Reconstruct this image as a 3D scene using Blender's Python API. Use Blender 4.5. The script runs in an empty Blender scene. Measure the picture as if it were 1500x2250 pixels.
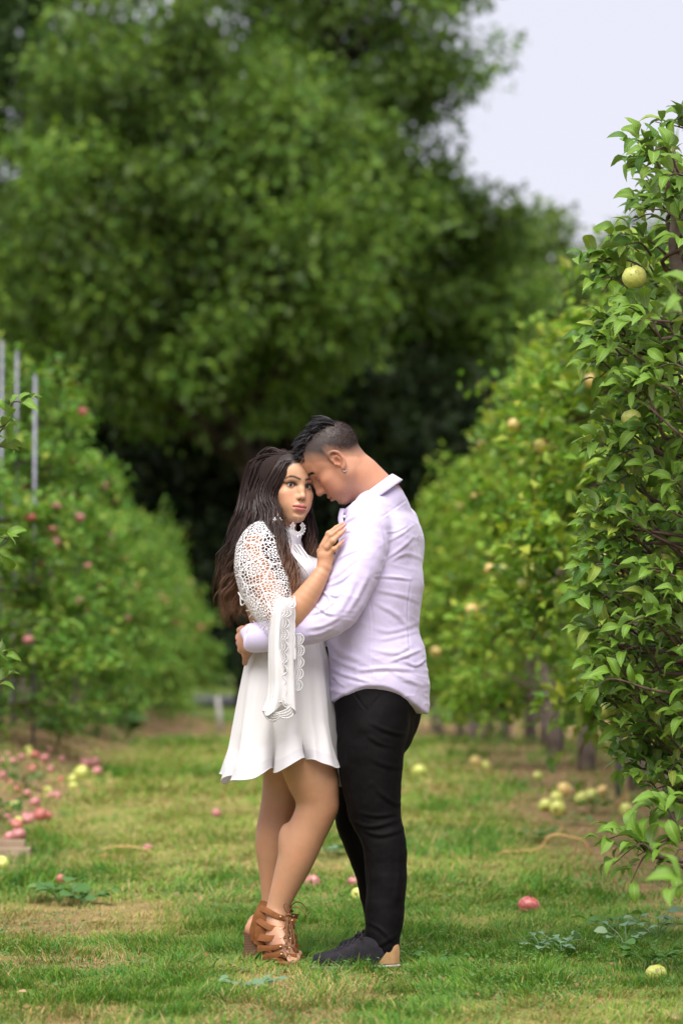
import bpy, math, random
import numpy as np
from mathutils import Vector, Matrix

# ------------------------------------------------------------------ camera, world, sun, exposure
scene = bpy.context.scene
COL = scene.collection
CAM_H = 0.95
FPX = 6212.0                       # focal length in photo pixels (1500 x 2250)
YAW, PITCH = math.atan(120 / FPX), math.atan(321 / FPX)
cam_d = bpy.data.cameras.new('camera')
cam = bpy.data.objects.new('camera', cam_d)
COL.objects.link(cam)
cam.location = (0, 0, CAM_H)
cam.rotation_euler = (math.radians(90) + PITCH, 0, -YAW)
cam_d.sensor_fit = 'VERTICAL'
cam_d.sensor_height = 36.0
cam_d.sensor_width = 24.0
cam_d.lens = FPX / 2250 * 36
cam_d.clip_start = 0.1
cam_d.clip_end = 2000
cam_d.dof.use_dof = True
cam_d.dof.focus_distance = 8.85
cam_d.dof.aperture_fstop = 2.6
scene.camera = cam

SUN_ELEV, SUN_ROT = math.radians(55), math.radians(200)
world = bpy.data.worlds.new('World')
scene.world = world
world.use_nodes = True
wn = world.node_tree.nodes
wl = world.node_tree.links
for n in list(wn):
    wn.remove(n)
w_out = wn.new('ShaderNodeOutputWorld')
w_bg = wn.new('ShaderNodeBackground')
w_bg2 = wn.new('ShaderNodeBackground')
w_add = wn.new('ShaderNodeMixShader')
w_sky = wn.new('ShaderNodeTexSky')
w_sky.sky_type = 'NISHITA'
w_sky.sun_disc = False
w_sky.sun_elevation = SUN_ELEV
w_sky.sun_rotation = SUN_ROT
w_sky.dust_density = 3.0
w_bg.inputs['Strength'].default_value = 0.11
# even overcast veil over the clear sky
w_bg2.inputs['Color'].default_value = (0.80, 0.78, 0.88, 1)
w_bg2.inputs['Strength'].default_value = 0.65
w_add.inputs[0].default_value = 0.86
wl.new(w_sky.outputs[0], w_bg.inputs['Color'])
wl.new(w_bg.outputs[0], w_add.inputs[1])
wl.new(w_bg2.outputs[0], w_add.inputs[2])
wl.new(w_add.outputs[0], w_out.inputs['Surface'])

sun_d = bpy.data.lights.new('sun', 'SUN')
sun_d.energy = 3.6
sun_d.angle = math.radians(60)
sun_d.color = (1.0, 0.95, 0.88)
sun = bpy.data.objects.new('sun', sun_d)
COL.objects.link(sun)
SUN_DIR = Vector((-0.12, -0.60, 1.10)).normalized()      # towards the sun
sun.rotation_euler = SUN_DIR.to_track_quat('Z', 'Y').to_euler()
w_sky.sun_elevation = math.asin(SUN_DIR.z)
w_sky.sun_rotation = math.atan2(SUN_DIR.x, SUN_DIR.y)

scene.view_settings.view_transform = 'Standard'
scene.view_settings.look = 'None'
scene.view_settings.gamma = 1.0
scene.view_settings.exposure = 0.80
scene.view_settings.use_curve_mapping = False
scene.render.engine = 'CYCLES'
scene.cycles.use_denoising = True
scene.cycles.max_bounces = 8
scene.cycles.diffuse_bounces = 3
scene.cycles.glossy_bounces = 2
scene.cycles.transmission_bounces = 4
scene.cycles.transparent_max_bounces = 10
scene.cycles.use_adaptive_sampling = True
scene.cycles.adaptive_threshold = 0.02
scene.cycles.caustics_reflective = False
scene.cycles.caustics_refractive = False

# ------------------------------------------------------------------ helpers
_cy, _sy, _cp, _sp = math.cos(YAW), math.sin(YAW), math.cos(PITCH), math.sin(PITCH)
_F = np.array([_sy * _cp, _cy * _cp, _sp])
_R = np.array([_cy, -_sy, 0.0])
_U = np.cross(_R, _F)
D0 = 9.0                            # distance of the couple


def at(px, py, y=0.0):
    """photo pixel seen at depth D0+y -> world point"""
    d = _F * FPX + _R * (px - 750.0) + _U * (1125.0 - py)
    d = d * ((D0 + y) / d[1])
    return np.array([d[0], d[1], d[2] + CAM_H])


def rgb(r, g, b):
    """sRGB 0..255 -> linear tuple"""
    f = lambda c: (c / 255 / 12.92) if c / 255 <= 0.04045 else ((c / 255 + 0.055) / 1.055) ** 2.4
    return (f(r), f(g), f(b))


def smooth01(a, b, x):
    t = np.clip((x - a) / (b - a), 0, 1)
    return t * t * (3 - 2 * t)


def _hash(ix, iy, iz, seed):
    n = (ix.astype(np.int64) * 374761393 + iy.astype(np.int64) * 668265263 + iz.astype(np.int64) * 2147483647 + seed * 974711) & 0xffffffff
    n = ((n ^ (n >> 13)) * 1274126177) & 0xffffffff
    return ((n ^ (n >> 16)) & 0xffff) / 65535.0


def vnoise(x, y, z=0.0, seed=0):
    x, y, z = np.broadcast_arrays(np.asarray(x, float), np.asarray(y, float), np.asarray(z, float))
    ix, iy, iz = np.floor(x), np.floor(y), np.floor(z)
    fx, fy, fz = x - ix, y - iy, z - iz
    fx, fy, fz = [f * f * (3 - 2 * f) for f in (fx, fy, fz)]
    r = 0
    for dx in (0, 1):
        for dy in (0, 1):
            for dz in (0, 1):
                w = (fx if dx else 1 - fx) * (fy if dy else 1 - fy) * (fz if dz else 1 - fz)
                r = r + w * _hash(ix + dx, iy + dy, iz + dz, seed)
    return r


def fbm(x, y, z=0.0, seed=0, oct=3):
    r, a, s = 0, 0.5, 1.0
    for k in range(oct):
        r = r + a * vnoise(np.asarray(x) * s, np.asarray(y) * s, np.asarray(z) * s, seed + k * 17)
        a *= 0.5
        s *= 2.03
    return r / (1 - 0.5 ** oct)


def nrm(v):
    v = np.asarray(v, float)
    return v / np.maximum(np.linalg.norm(v, axis=-1, keepdims=True), 1e-9)


def mesh(name, V, F, col=None, smooth=True):
    """numpy verts + faces (array (n,k), list of such arrays, or python lists) -> mesh data"""
    me = bpy.data.meshes.new(name)
    V = np.asarray(V, np.float32)
    if isinstance(F, np.ndarray):
        F = [F]
    if len(F) and not isinstance(F[0], np.ndarray):
        loops = np.array([i for f in F for i in f], np.int32)
        tot = np.array([len(f) for f in F], np.int32)
    else:
        F = [f for f in F if len(f)]
        loops = np.concatenate([f.reshape(-1) for f in F]).astype(np.int32)
        tot = np.concatenate([np.full(len(f), f.shape[1], np.int32) for f in F])
    start = np.concatenate([[0], np.cumsum(tot)[:-1]]).astype(np.int32)
    me.vertices.add(len(V))
    me.vertices.foreach_set('co', V.reshape(-1))
    me.loops.add(len(loops))
    me.loops.foreach_set('vertex_index', loops)
    me.polygons.add(len(tot))
    me.polygons.foreach_set('loop_start', start)
    me.polygons.foreach_set('loop_total', tot)
    me.polygons.foreach_set('use_smooth', np.full(len(tot), smooth, bool))
    me.update(calc_edges=True)
    if col is not None:
        ca = me.color_attributes.new('col', 'FLOAT_COLOR', 'POINT')
        c = np.ones((len(V), 4), np.float32)
        c[:, :3] = col
        ca.data.foreach_set('color', c.reshape(-1))
    return me


def wloc(o):
    p = Vector((0, 0, 0))
    while o is not None:
        p = p + o.location
        o = o.parent
    return p


def link(name, data, mat=None, parent=None, loc=None):
    """mesh data already in the parent's local frame (or world when no parent)"""
    o = bpy.data.objects.new(name, data)
    COL.objects.link(o)
    if mat is not None and data is not None and not len(data.materials):
        data.materials.append(mat)
    if loc is not None:
        o.location = loc
    if parent is not None:
        o.parent = parent
    return o


def wobj(name, V, F, mat, parent=None, col=None, smooth=True):
    """world-space verts; moved into the parent's frame, or given an origin at the base"""
    V = np.asarray(V, float)
    if parent is not None:
        off = np.array(wloc(parent))
        return link(name, mesh(name, V - off, F, col, smooth), mat, parent)
    off = np.array([V[:, 0].mean(), V[:, 1].mean(), V[:, 2].min()])
    return link(name, mesh(name, V - off, F, col, smooth), mat, None, off)


def tag(o, label, cat=None, group=None, kind=None):
    if label:
        o['label'] = label
    if cat:
        o['category'] = cat
    if group:
        o['group'] = group
    if kind:
        o['kind'] = kind
    return o


def empty(name, loc, label=None, cat=None, group=None):
    o = link(name, None, None, None, loc)
    o.empty_display_size = 0.1
    return tag(o, label, cat, group)


def copy_tree(o, parent=None):
    c = o.copy()
    COL.objects.link(c)
    c.parent = parent
    for ch in list(o.children):
        copy_tree(ch, c)
    return c


class MB:
    """collects raw geometry"""
    def __init__(s):
        s.V, s.F, s.C, s.n = [], {}, [], 0

    def add(s, V, F, c=None):
        V = np.asarray(V, float).reshape(-1, 3)
        for f in (F if isinstance(F, list) else [F]):
            f = np.asarray(f)
            if len(f):
                s.F.setdefault(f.shape[1], []).append(f + s.n)
        s.V.append(V)
        if c is not None:
            s.C.append(np.broadcast_to(np.asarray(c, float), V.shape).copy())
        s.n += len(V)
        return s

    def get(s):
        return (np.concatenate(s.V), [np.concatenate(v) for v in s.F.values()],
                np.concatenate(s.C) if s.C else None)

    def obj(s, name, mat, parent=None, smooth=True):
        V, F, C = s.get()
        return wobj(name, V, F, mat, parent, C, smooth)


def frames(P, up=(0, 0, 1)):
    """tangent + two normals along a polyline, little twist"""
    P = np.asarray(P, float)
    T = nrm(np.gradient(P, axis=0))
    N = np.zeros_like(P)
    n = np.asarray(up, float)
    if abs(np.dot(n, T[0])) > 0.95:
        n = np.array([1.0, 0, 0])
    for i in range(len(P)):
        n = n - T[i] * np.dot(n, T[i])
        n = n / max(np.linalg.norm(n), 1e-9)
        N[i] = n
    return T, N, np.cross(T, N)


def tube(P, r, sides=8, cap=True, flat=1.0, up=(0, 0, 1)):
    """tube along a polyline; r scalar or array; flat squeezes the first normal"""
    P = np.asarray(P, float)
    r = np.broadcast_to(np.asarray(r, float), (len(P),))
    T, N, B = frames(P, up)
    a = np.linspace(0, 2 * np.pi, sides, endpoint=False)
    V = P[:, None] + r[:, None, None] * (N[:, None] * np.cos(a)[None, :, None] * flat + B[:, None] * np.sin(a)[None, :, None])
    n, m = len(P), sides
    i = np.arange(n - 1)[:, None] * m
    j = np.arange(m)[None]
    j2 = (j + 1) % m
    Q = np.stack([i + j, i + j2, i + m + j2, i + m + j], -1).reshape(-1, 4)
    V = V.reshape(-1, 3)
    F = [Q]
    if cap:
        V = np.concatenate([V, P[:1], P[-1:]])
        jj = np.arange(m)
        c0, c1 = n * m, n * m + 1
        F.append(np.concatenate([np.stack([np.full(m, c0), (jj + 1) % m, jj], -1),
                                 np.stack([np.full(m, c1), (n - 1) * m + jj, (n - 1) * m + (jj + 1) % m], -1)]))
    return V, F


def box(c, s, R=None):
    """box centred at c with full sizes s"""
    k = np.array([[-1, -1, -1], [1, -1, -1], [1, 1, -1], [-1, 1, -1], [-1, -1, 1], [1, -1, 1], [1, 1, 1], [-1, 1, 1]]) * 0.5
    V = k * np.asarray(s)
    if R is not None:
        V = V @ np.asarray(R).T
    F = np.array([[0, 3, 2, 1], [4, 5, 6, 7], [0, 1, 5, 4], [1, 2, 6, 5], [2, 3, 7, 6], [3, 0, 4, 7]])
    return V + np.asarray(c), [F]


def spline(P, n):
    """Catmull-Rom resample"""
    P = np.asarray(P, float)
    if len(P) == 2:
        return P[0] + (P[1] - P[0]) * np.linspace(0, 1, n)[:, None]
    Q = np.concatenate([[2 * P[0] - P[1]], P, [2 * P[-1] - P[-2]]])
    t = np.linspace(0, len(P) - 1 - 1e-9, n)
    i = t.astype(int)
    f = (t - i)[:, None]
    a, b, c, d = Q[i], Q[i + 1], Q[i + 2], Q[i + 3]
    return 0.5 * (2 * b + (c - a) * f + (2 * a - 5 * b + 4 * c - d) * f * f + (3 * b - a - 3 * c + d) * f ** 3)


# ------------------------------------------------------------------ materials
def mat_new(name):
    m = bpy.data.materials.new(name)
    m.use_nodes = True
    nt = m.node_tree
    for n in list(nt.nodes):
        nt.nodes.remove(n)
    out = nt.nodes.new('ShaderNodeOutputMaterial')
    return m, nt, out


def N(nt, typ, **kw):
    n = nt.nodes.new(typ)
    for k, v in kw.items():
        if k in ('operation', 'blend_type', 'data_type', 'attribute_name', 'feature', 'distance', 'mode', 'noise_dimensions', 'voronoi_dimensions', 'wave_type', 'bands_direction', 'interpolation', 'subsurface_method'):
            setattr(n, k, v)
        else:
            n.inputs[k.replace('_', ' ') if k.replace('_', ' ') in n.inputs else k].default_value = v
    return n


def ramp(nt, fac, stops):
    r = nt.nodes.new('ShaderNodeValToRGB')
    el = r.color_ramp.elements
    while len(el) < len(stops):
        el.new(0.5)
    for e, (p, c) in zip(el, stops):
        e.position = p
        e.color = (*c, 1)
    nt.links.new(fac, r.inputs[0])
    return r.outputs[0]


def mixc(nt, fac, a, b, mode='MIX'):
    m = nt.nodes.new('ShaderNodeMix')
    m.data_type = 'RGBA'
    m.blend_type = mode
    for sock, v in ((m.inputs[0], fac), (m.inputs[6], a), (m.inputs[7], b)):
        if hasattr(v, 'links'):
            nt.links.new(v, sock)
        elif isinstance(v, (int, float)):
            sock.default_value = v
        else:
            sock.default_value = (*v, 1)
    return m.outputs[2]


def bump(nt, height, strength=0.3, dist=0.01):
    b = nt.nodes.new('ShaderNodeBump')
    b.inputs['Strength'].default_value = strength
    b.inputs['Distance'].default_value = dist
    nt.links.new(height, b.inputs['Height'])
    return b.outputs[0]


def pbsdf(nt, out, color, rough=0.6, spec=0.4, normal=None, **kw):
    p = nt.nodes.new('ShaderNodeBsdfPrincipled')
    if hasattr(color, 'links'):
        nt.links.new(color, p.inputs['Base Color'])
    else:
        p.inputs['Base Color'].default_value = (*color, 1)
    if hasattr(rough, 'links'):
        nt.links.new(rough, p.inputs['Roughness'])
    else:
        p.inputs['Roughness'].default_value = rough
    p.inputs['Specular IOR Level'].default_value = spec
    for k, v in kw.items():
        p.inputs[k.replace('_', ' ')].default_value = v
    if normal is not None:
        nt.links.new(normal, p.inputs['Normal'])
    if out is not None:
        nt.links.new(p.outputs[0], out.inputs['Surface'])
    return p


def noise_fac(nt, scale, detail=3.0, coord='Object', rough=0.55, dist=0.0):
    tc = nt.nodes.new('ShaderNodeTexCoord')
    n = nt.nodes.new('ShaderNodeTexNoise')
    n.inputs['Scale'].default_value = scale
    n.inputs['Detail'].default_value = detail
    n.inputs['Roughness'].default_value = rough
    n.inputs['Distortion'].default_value = dist
    nt.links.new(tc.outputs[coord], n.inputs['Vector'])
    return n.outputs['Fac']


def mat_plain(name, c1, c2=None, scale=20.0, rough=0.6, spec=0.4, bump_s=0.0, bump_scale=60.0, **kw):
    m, nt, out = mat_new(name)
    col = c1
    if c2 is not None:
        col = ramp(nt, noise_fac(nt, scale), [(0.35, c1), (0.65, c2)])
    nr = bump(nt, noise_fac(nt, bump_scale, 4), bump_s, 0.004) if bump_s else None
    pbsdf(nt, out, col, rough, spec, nr, **kw)
    return m


def mat_leaf(name, stops, trans=0.35, rough=0.45, spec=0.25, tint=(1.0, 1.05, 0.35), attr=False, veins=False, back=0.25):
    """leaf: a colour for each leaf, light let through, paler underside"""
    m, nt, out = mat_new(name)
    if attr:
        a = N(nt, 'ShaderNodeAttribute', attribute_name='col')
        col = a.outputs['Color']
    else:
        g = nt.nodes.new('ShaderNodeNewGeometry')
        col = ramp(nt, g.outputs['Random Per Island'], stops)
    g2 = nt.nodes.new('ShaderNodeNewGeometry')
    pale = mixc(nt, back, col, (0.32, 0.40, 0.27))
    colb = mixc(nt, g2.outputs['Backfacing'], col, pale)
    p = pbsdf(nt, None, colb, rough, spec)
    if veins:
        a = N(nt, 'ShaderNodeAttribute', attribute_name='col')        # col = (|u|, v) on the blade
        sp = nt.nodes.new('ShaderNodeSeparateColor')
        nt.links.new(a.outputs['Color'], sp.inputs[0])
        w = nt.nodes.new('ShaderNodeMath'); w.operation = 'MULTIPLY_ADD'
        nt.links.new(sp.outputs[0], w.inputs[0]); w.inputs[1].default_value = -0.34
        nt.links.new(sp.outputs[1], w.inputs[2])
        s = nt.nodes.new('ShaderNodeMath'); s.operation = 'SINE'
        w2 = nt.nodes.new('ShaderNodeMath'); w2.operation = 'MULTIPLY'; w2.inputs[1].default_value = 52.0
        nt.links.new(w.outputs[0], w2.inputs[0]); nt.links.new(w2.outputs[0], s.inputs[0])
        nt.links.new(bump(nt, s.outputs[0], 0.22, 0.003), p.inputs['Normal'])
        rib = ramp(nt, sp.outputs[0], [(0.0, (1.75, 1.6, 1.5)), (0.10, (1, 1, 1))])
        col2 = mixc(nt, 1.0, colb, rib, 'MULTIPLY')
        nt.links.new(col2, p.inputs['Base Color'])
    t = nt.nodes.new('ShaderNodeBsdfTranslucent')
    nt.links.new(mixc(nt, 1.0, col, tint, 'MULTIPLY'), t.inputs['Color'])
    mx = nt.nodes.new('ShaderNodeMixShader')
    mx.inputs[0].default_value = trans
    nt.links.new(p.outputs[0], mx.inputs[1])
    nt.links.new(t.outputs[0], mx.inputs[2])
    nt.links.new(mx.outputs[0], out.inputs['Surface'])
    return m


def mat_attr(name, rough=0.6, spec=0.3, trans=0.0, bump_s=0.0, bump_scale=200.0, **kw):
    m, nt, out = mat_new(name)
    a = N(nt, 'ShaderNodeAttribute', attribute_name='col')
    nr = bump(nt, noise_fac(nt, bump_scale, 3), bump_s, 0.002) if bump_s else None
    p = pbsdf(nt, out if not trans else None, a.outputs['Color'], rough, spec, nr, **kw)
    if trans:
        t = nt.nodes.new('ShaderNodeBsdfTranslucent')
        nt.links.new(a.outputs['Color'], t.inputs['Color'])
        mx = nt.nodes.new('ShaderNodeMixShader')
        mx.inputs[0].default_value = trans
        nt.links.new(p.outputs[0], mx.inputs[1])
        nt.links.new(t.outputs[0], mx.inputs[2])
        nt.links.new(mx.outputs[0], out.inputs['Surface'])
    return m
# ------------------------------------------------------------------ the ground
rng = np.random.default_rng(7)


def gz(x, y):
    x, y = np.asarray(x, float), np.asarray(y, float)
    z = 0.22 * smooth01(10, 22, y) - 0.30 * smooth01(23, 36, y)
    z = z + 0.22 * smooth01(1.25, 2.1, -x) * smooth01(11, 18, y) * (1 - smooth01(40, 60, y))
    z = z + 0.05 * (fbm(x * 0.8, y * 0.8, seed=3) - 0.5) * smooth01(9.6, 12, y)
    z = z + 0.018 * (fbm(x * 3.1, y * 3.1, seed=5) - 0.5) * (smooth01(0.35, 0.9, np.abs(x - 0.18)) + smooth01(9.5, 10.5, y)).clip(0, 1)
    return z


def soil_w(x, y):
    """1 on the bare herbicide strips beside the rows, 0 in the grass lane"""
    wob = 0.55 * (fbm(x * 1.1, y * 0.55, seed=11) - 0.5)
    l = smooth01(1.08, 1.42, -x + wob) * smooth01(11.5, 13.5, y)
    r = smooth01(1.12, 1.55, x + wob)
    far = smooth01(32, 35, y) * (1 - smooth01(43, 47, y))
    return np.maximum(np.maximum(l, r) * (1 - smooth01(46, 52, y)), far)


def bare_w(x, y):
    """worn bare patches inside the lane"""
    n = fbm(x * 1.7 + 3, y * 1.1, seed=23)
    return smooth01(0.55, 0.68, n) * (0.45 + 0.55 * smooth01(12.0, 9.5, y))


M_soil, nt, out = mat_new('soil')
a = N(nt, 'ShaderNodeAttribute', attribute_name='col')
n1 = noise_fac(nt, 9, 6)
n2 = noise_fac(nt, 60, 5)
c = mixc(nt, 1.0, a.outputs['Color'], ramp(nt, n1, [(0.3, (0.72, 0.72, 0.72)), (0.7, (1.2, 1.2, 1.2))]), 'MULTIPLY')
c = mixc(nt, 1.0, c, ramp(nt, n2, [(0.3, (0.65, 0.66, 0.62)), (0.7, (1.25, 1.2, 1.12))]), 'MULTIPLY')
pbsdf(nt, out, c, 0.95, 0.1, bump(nt, n2, 0.9, 0.02))

xs = np.unique(np.concatenate([np.linspace(-600, -12, 24), np.linspace(-12, 12, 121), np.linspace(12, 600, 24)]))
ys = np.unique(np.concatenate([np.linspace(-60, 4, 8), np.linspace(4, 26, 150), np.linspace(26, 100, 90), np.linspace(100, 900, 20)]))
X, Y = np.meshgrid(xs, ys)
V = np.stack([X, Y, gz(X, Y)], -1).reshape(-1, 3)
nx = len(xs)
i, j = np.meshgrid(np.arange(len(ys) - 1), np.arange(nx - 1), indexing='ij')
F = np.stack([i * nx + j, i * nx + j + 1, (i + 1) * nx + j + 1, (i + 1) * nx + j], -1).reshape(-1, 4)
sw = soil_w(V[:, 0], V[:, 1])[:, None]
bw = bare_w(V[:, 0], V[:, 1])[:, None] * (V[:, 1:2] < 20)
thatch = np.array([0.225, 0.215, 0.072]) * (1 - smooth01(10, 22, V[:, 1:2])) + np.array([0.215, 0.265, 0.062]) * smooth01(10, 22, V[:, 1:2])
lawn = np.array([0.115, 0.165, 0.040])
gcol = thatch * (1 - bw) + np.array([0.29, 0.195, 0.105]) * bw
gcol = gcol * (1 - smooth01(44, 50, V[:, 1:2])) + lawn * smooth01(44, 50, V[:, 1:2])
gcol = gcol * (1 - sw) + np.array([0.25, 0.165, 0.095]) * sw
ground = link('ground', mesh('ground', V, F, gcol), M_soil)
tag(ground, None, kind='structure')

# grey farm road far behind, a sheet on the lawn
M_road = mat_plain('road_grey', (0.30, 0.29, 0.31), (0.38, 0.37, 0.39), 2.0, 0.9, 0.2)
xs2 = np.linspace(-60, 60, 61)
V = np.array([[x, y, float(gz(x, y)) + 0.02] for y in (63.0, 66, 69, 72, 75.0) for x in xs2])
i, j = np.meshgrid(np.arange(4), np.arange(60), indexing='ij')
F = np.stack([i * 61 + j, i * 61 + j + 1, (i + 1) * 61 + j + 1, (i + 1) * 61 + j], -1).reshape(-1, 4)
tag(link('road', mesh('road', V, F), M_road), None, kind='structure')


# ------------------------------------------------------------------ grass
def blades(P, L, W, lean_az, lean, segs, col, tipcol):
    """curved tapering blades; lean = how far the tip bends over"""
    n = len(P)
    d = np.stack([np.cos(lean_az), np.sin(lean_az), 0 * lean], -1)
    side = np.stack([-np.sin(lean_az), np.cos(lean_az), 0 * lean], -1)
    tw = rng.uniform(-1.2, 1.2, n)
    side = side * np.cos(tw)[:, None] + d * np.sin(tw)[:, None]
    ts = np.linspace(0, 1, segs + 1)
    rows, cols = [], []
    for k, t in enumerate(ts):
        c = P + d * (lean * L * t ** 1.7)[:, None] + np.array([0, 0, 1.0]) * (L * t * np.sqrt(np.clip(1 - (lean * 0.72) ** 2, 0.06, 1)) * (1 - 0.25 * lean * t))[:, None]
        w = W * (1 - t ** 1.6) * 0.5
        cc = col * (1 - t) + tipcol * t
        if k < segs:
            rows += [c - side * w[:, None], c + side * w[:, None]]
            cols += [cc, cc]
        else:
            rows.append(c)
            cols.append(cc)
    m = len(rows)
    V = np.stack(rows, 1).reshape(-1, 3)
    C = np.stack(cols, 1).reshape(-1, 3)
    base = (np.arange(n) * m)[:, None]
    q = [base + np.array([[2 * k, 2 * k + 1, 2 * k + 3, 2 * k + 2]]) for k in range(segs - 1)]
    t3 = base + np.array([[m - 3, m - 2, m - 1]])
    return V, ([np.concatenate(q)] if q else []) + [t3], C


GREEN = np.array([[0.095, 0.255, 0.022], [0.135, 0.310, 0.024], [0.215, 0.345, 0.034], [0.080, 0.265, 0.044]])
STRAW = np.array([[0.48, 0.35, 0.14], [0.56, 0.43, 0.20], [0.40, 0.32, 0.10]])


def grass_patch(n, y0, y1, Lr, Wr, segs, halfw, inner=None):
    y = rng.uniform(y0, y1, n)
    c = y * (120.0 / FPX)
    x = c + rng.uniform(-1, 1, n) * (y * 750 / FPX + halfw)
    if inner is not None:                                   # only the margin round the main patch
        k = (np.abs(x - c) > y * 750 / FPX + inner) | (y < 6.6)
        x, y = x[k], y[k]
        n = len(x)
    sw, bw = soil_w(x, y), bare_w(x, y)
    lush = fbm(x * 1.25 + 9, y * 0.8, seed=41)              # greener, longer tufts
    lush = np.clip(smooth01(0.42, 0.62, lush) + 0.35 * smooth01(0.35, 0.9, x - 0.25) * (y < 13) + 0.5 * (smooth01(-0.75, -1.2, x)) * (y < 14), 0, 1)
    tuft = fbm(x * 9, y * 9, seed=57)
    keep = rng.random(n) < (1 - 0.80 * sw) * (1 - 0.72 * bw * (1 - 0.5 * lush)) * (0.55 + 0.6 * tuft)
    x, y, lush, tuft, bw, sw = [v[keep] for v in (x, y, lush, tuft, bw, sw)]
    n = len(x)
    P = np.stack([x, y, gz(x, y) - 0.003], -1)
    L = rng.uniform(*Lr, n) * (0.70 + 0.35 * lush) * (0.45 + 1.1 * smooth01(0.3, 0.75, tuft))
    W = rng.uniform(*Wr, n)
    wind = 6 * fbm(x * 2.2, y * 2.2, seed=77)
    dry = rng.random(n) < np.clip(0.46 - 0.38 * lush + 0.40 * bw, 0.08, 0.88)
    az = np.where(rng.random(n) < 0.6, wind * 2 + rng.normal(0, 0.5, n), rng.uniform(0, 6.28, n))
    lean = np.clip(rng.normal(0.78, 0.26, n) + 0.22 * dry, 0.05, 1.3)
    g = GREEN[rng.integers(0, 4, n)] * rng.uniform(0.75, 1.3, n)[:, None]
    g = g * (1 - 0.20 * lush)[:, None]
    yel = np.clip(1 - lush, 0, 1)[:, None] * rng.random(n)[:, None]
    g = g * (1 - 0.6 * yel) + np.array([0.33, 0.37, 0.055]) * 0.55 * yel
    s = STRAW[rng.integers(0, 3, n)] * rng.uniform(0.7, 1.2, n)[:, None]
    c = np.where(dry[:, None], s, g)
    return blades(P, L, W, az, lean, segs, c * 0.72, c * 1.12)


M_grass = mat_attr('grass_blade', 0.55, 0.25, 0.30)
mb = MB()
for args in ((225000, 6.6, 11.2, (0.016, 0.050), (0.0019, 0.0043), 2, 0.15),
             (110000, 11.0, 16.5, (0.025, 0.070), (0.004, 0.008), 2, 0.3),
             (80000, 16.0, 25.0, (0.04, 0.10), (0.007, 0.014), 2, 0.4),
             (42000, 25.0, 48.0, (0.05, 0.13), (0.015, 0.03), 1, 0.6),
             (120000, 4.4, 16.5, (0.022, 0.060), (0.0045, 0.009), 1, 1.3, 0.15)):
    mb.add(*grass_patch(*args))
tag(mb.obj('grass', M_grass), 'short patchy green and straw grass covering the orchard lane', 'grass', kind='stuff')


# ------------------------------------------------------------------ leaves in bulk
T_LOW = (np.array([[0, 0, 0], [-1, .42, .10], [0, .5, .0], [1, .42, .10], [0, 1, -.10]]),
         np.array([[0, 2, 1], [0, 3, 2], [1, 2, 4], [2, 3, 4]]))
T_TWO = (np.array([[0, 0, 0], [-1, .5, .06], [1, .5, .06], [0, 1, -.05]]), np.array([[0, 2, 1], [1, 2, 3]]))


def leaf_hi():
    ts = [0.0, 0.06, 0.2, 0.38, 0.56, 0.74, 0.88, 0.96]
    ws = [0.05, 0.34, 0.78, 0.98, 1.0, 0.86, 0.58, 0.28]
    V, F = [], []
    for t, w in zip(ts, ws):
        zc = 0.26 * math.sin(t * 2.3) - 0.34 * t * t
        for s in (-1, -0.5, 0, 0.5, 1):
            V.append([s * w, t, zc + 0.34 * (abs(s) ** 1.25) * w * 0.52 * 0.5 + 0.010 * math.sin(t * 40) * abs(s)])
    V.append([0, 1.03, -0.20])
    k = len(ts)
    for r in range(k - 1):
        for q in range(4):
            F.append([r * 5 + q, r * 5 + q + 1, r * 5 + q + 6, r * 5 + q + 5])
    t3 = [[(k - 1) * 5 + q, (k - 1) * 5 + q + 1, k * 5] for q in range(4)]
    return np.array(V), [np.array(F), np.array(t3)]


def leaf_frames(D, Nn):
    D = nrm(D)
    Xa = nrm(np.cross(D, Nn))
    return Xa, D, np.cross(Xa, D)


def leaves(P, D, Nn, L, W, tmpl):
    """many leaves from one template: base P, direction D, face normal Nn"""
    Xa, Ya, Za = leaf_frames(D, Nn)
    TV, TF = tmpl
    n, m = len(P), len(TV)
    V = (P[:, None] + Xa[:, None] * (TV[None, :, 0, None] * W[:, None, None] * 0.5)
         + Ya[:, None] * (TV[None, :, 1, None] * L[:, None, None]) + Za[:, None] * (TV[None, :, 2, None] * L[:, None, None]))
    base = (np.arange(n) * m)[:, None, None]
    F = [(base + f[None]).reshape(-1, f.shape[1]) for f in (TF if isinstance(TF, list) else [TF])]
    return V.reshape(-1, 3), F


# ------------------------------------------------------------------ orchard trees
M_bark = mat_plain('apple_bark', (0.12, 0.095, 0.080), (0.24, 0.20, 0.175), 14, 0.9, 0.15, 0.8, 40)
M_twig = mat_plain('apple_twig', (0.060, 0.038, 0.030), (0.12, 0.08, 0.06), 30, 0.75, 0.25)
M_leafR = mat_leaf('apple_leaf_light', [(0.0, (0.075, 0.190, 0.016)), (0.35, (0.140, 0.275, 0.022)), (0.7, (0.220, 0.350, 0.036)), (1.0, (0.36, 0.40, 0.05))], 0.32, 0.5, 0.22)
M_leafL = mat_leaf('apple_leaf_mid', [(0.0, (0.065, 0.180, 0.020)), (0.4, (0.120, 0.265, 0.032)), (0.8, (0.190, 0.330, 0.050)), (1.0, (0.32, 0.37, 0.06))], 0.32, 0.5, 0.22)
M_leafN = mat_leaf('apple_leaf_near', [(0.0, (0.048, 0.125, 0.018)), (0.35, (0.098, 0.205, 0.020)), (0.8, (0.150, 0.265, 0.032)), (1.0, (0.25, 0.33, 0.05))], 0.20, 0.42, 0.28, veins=True, back=0.30)


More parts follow.
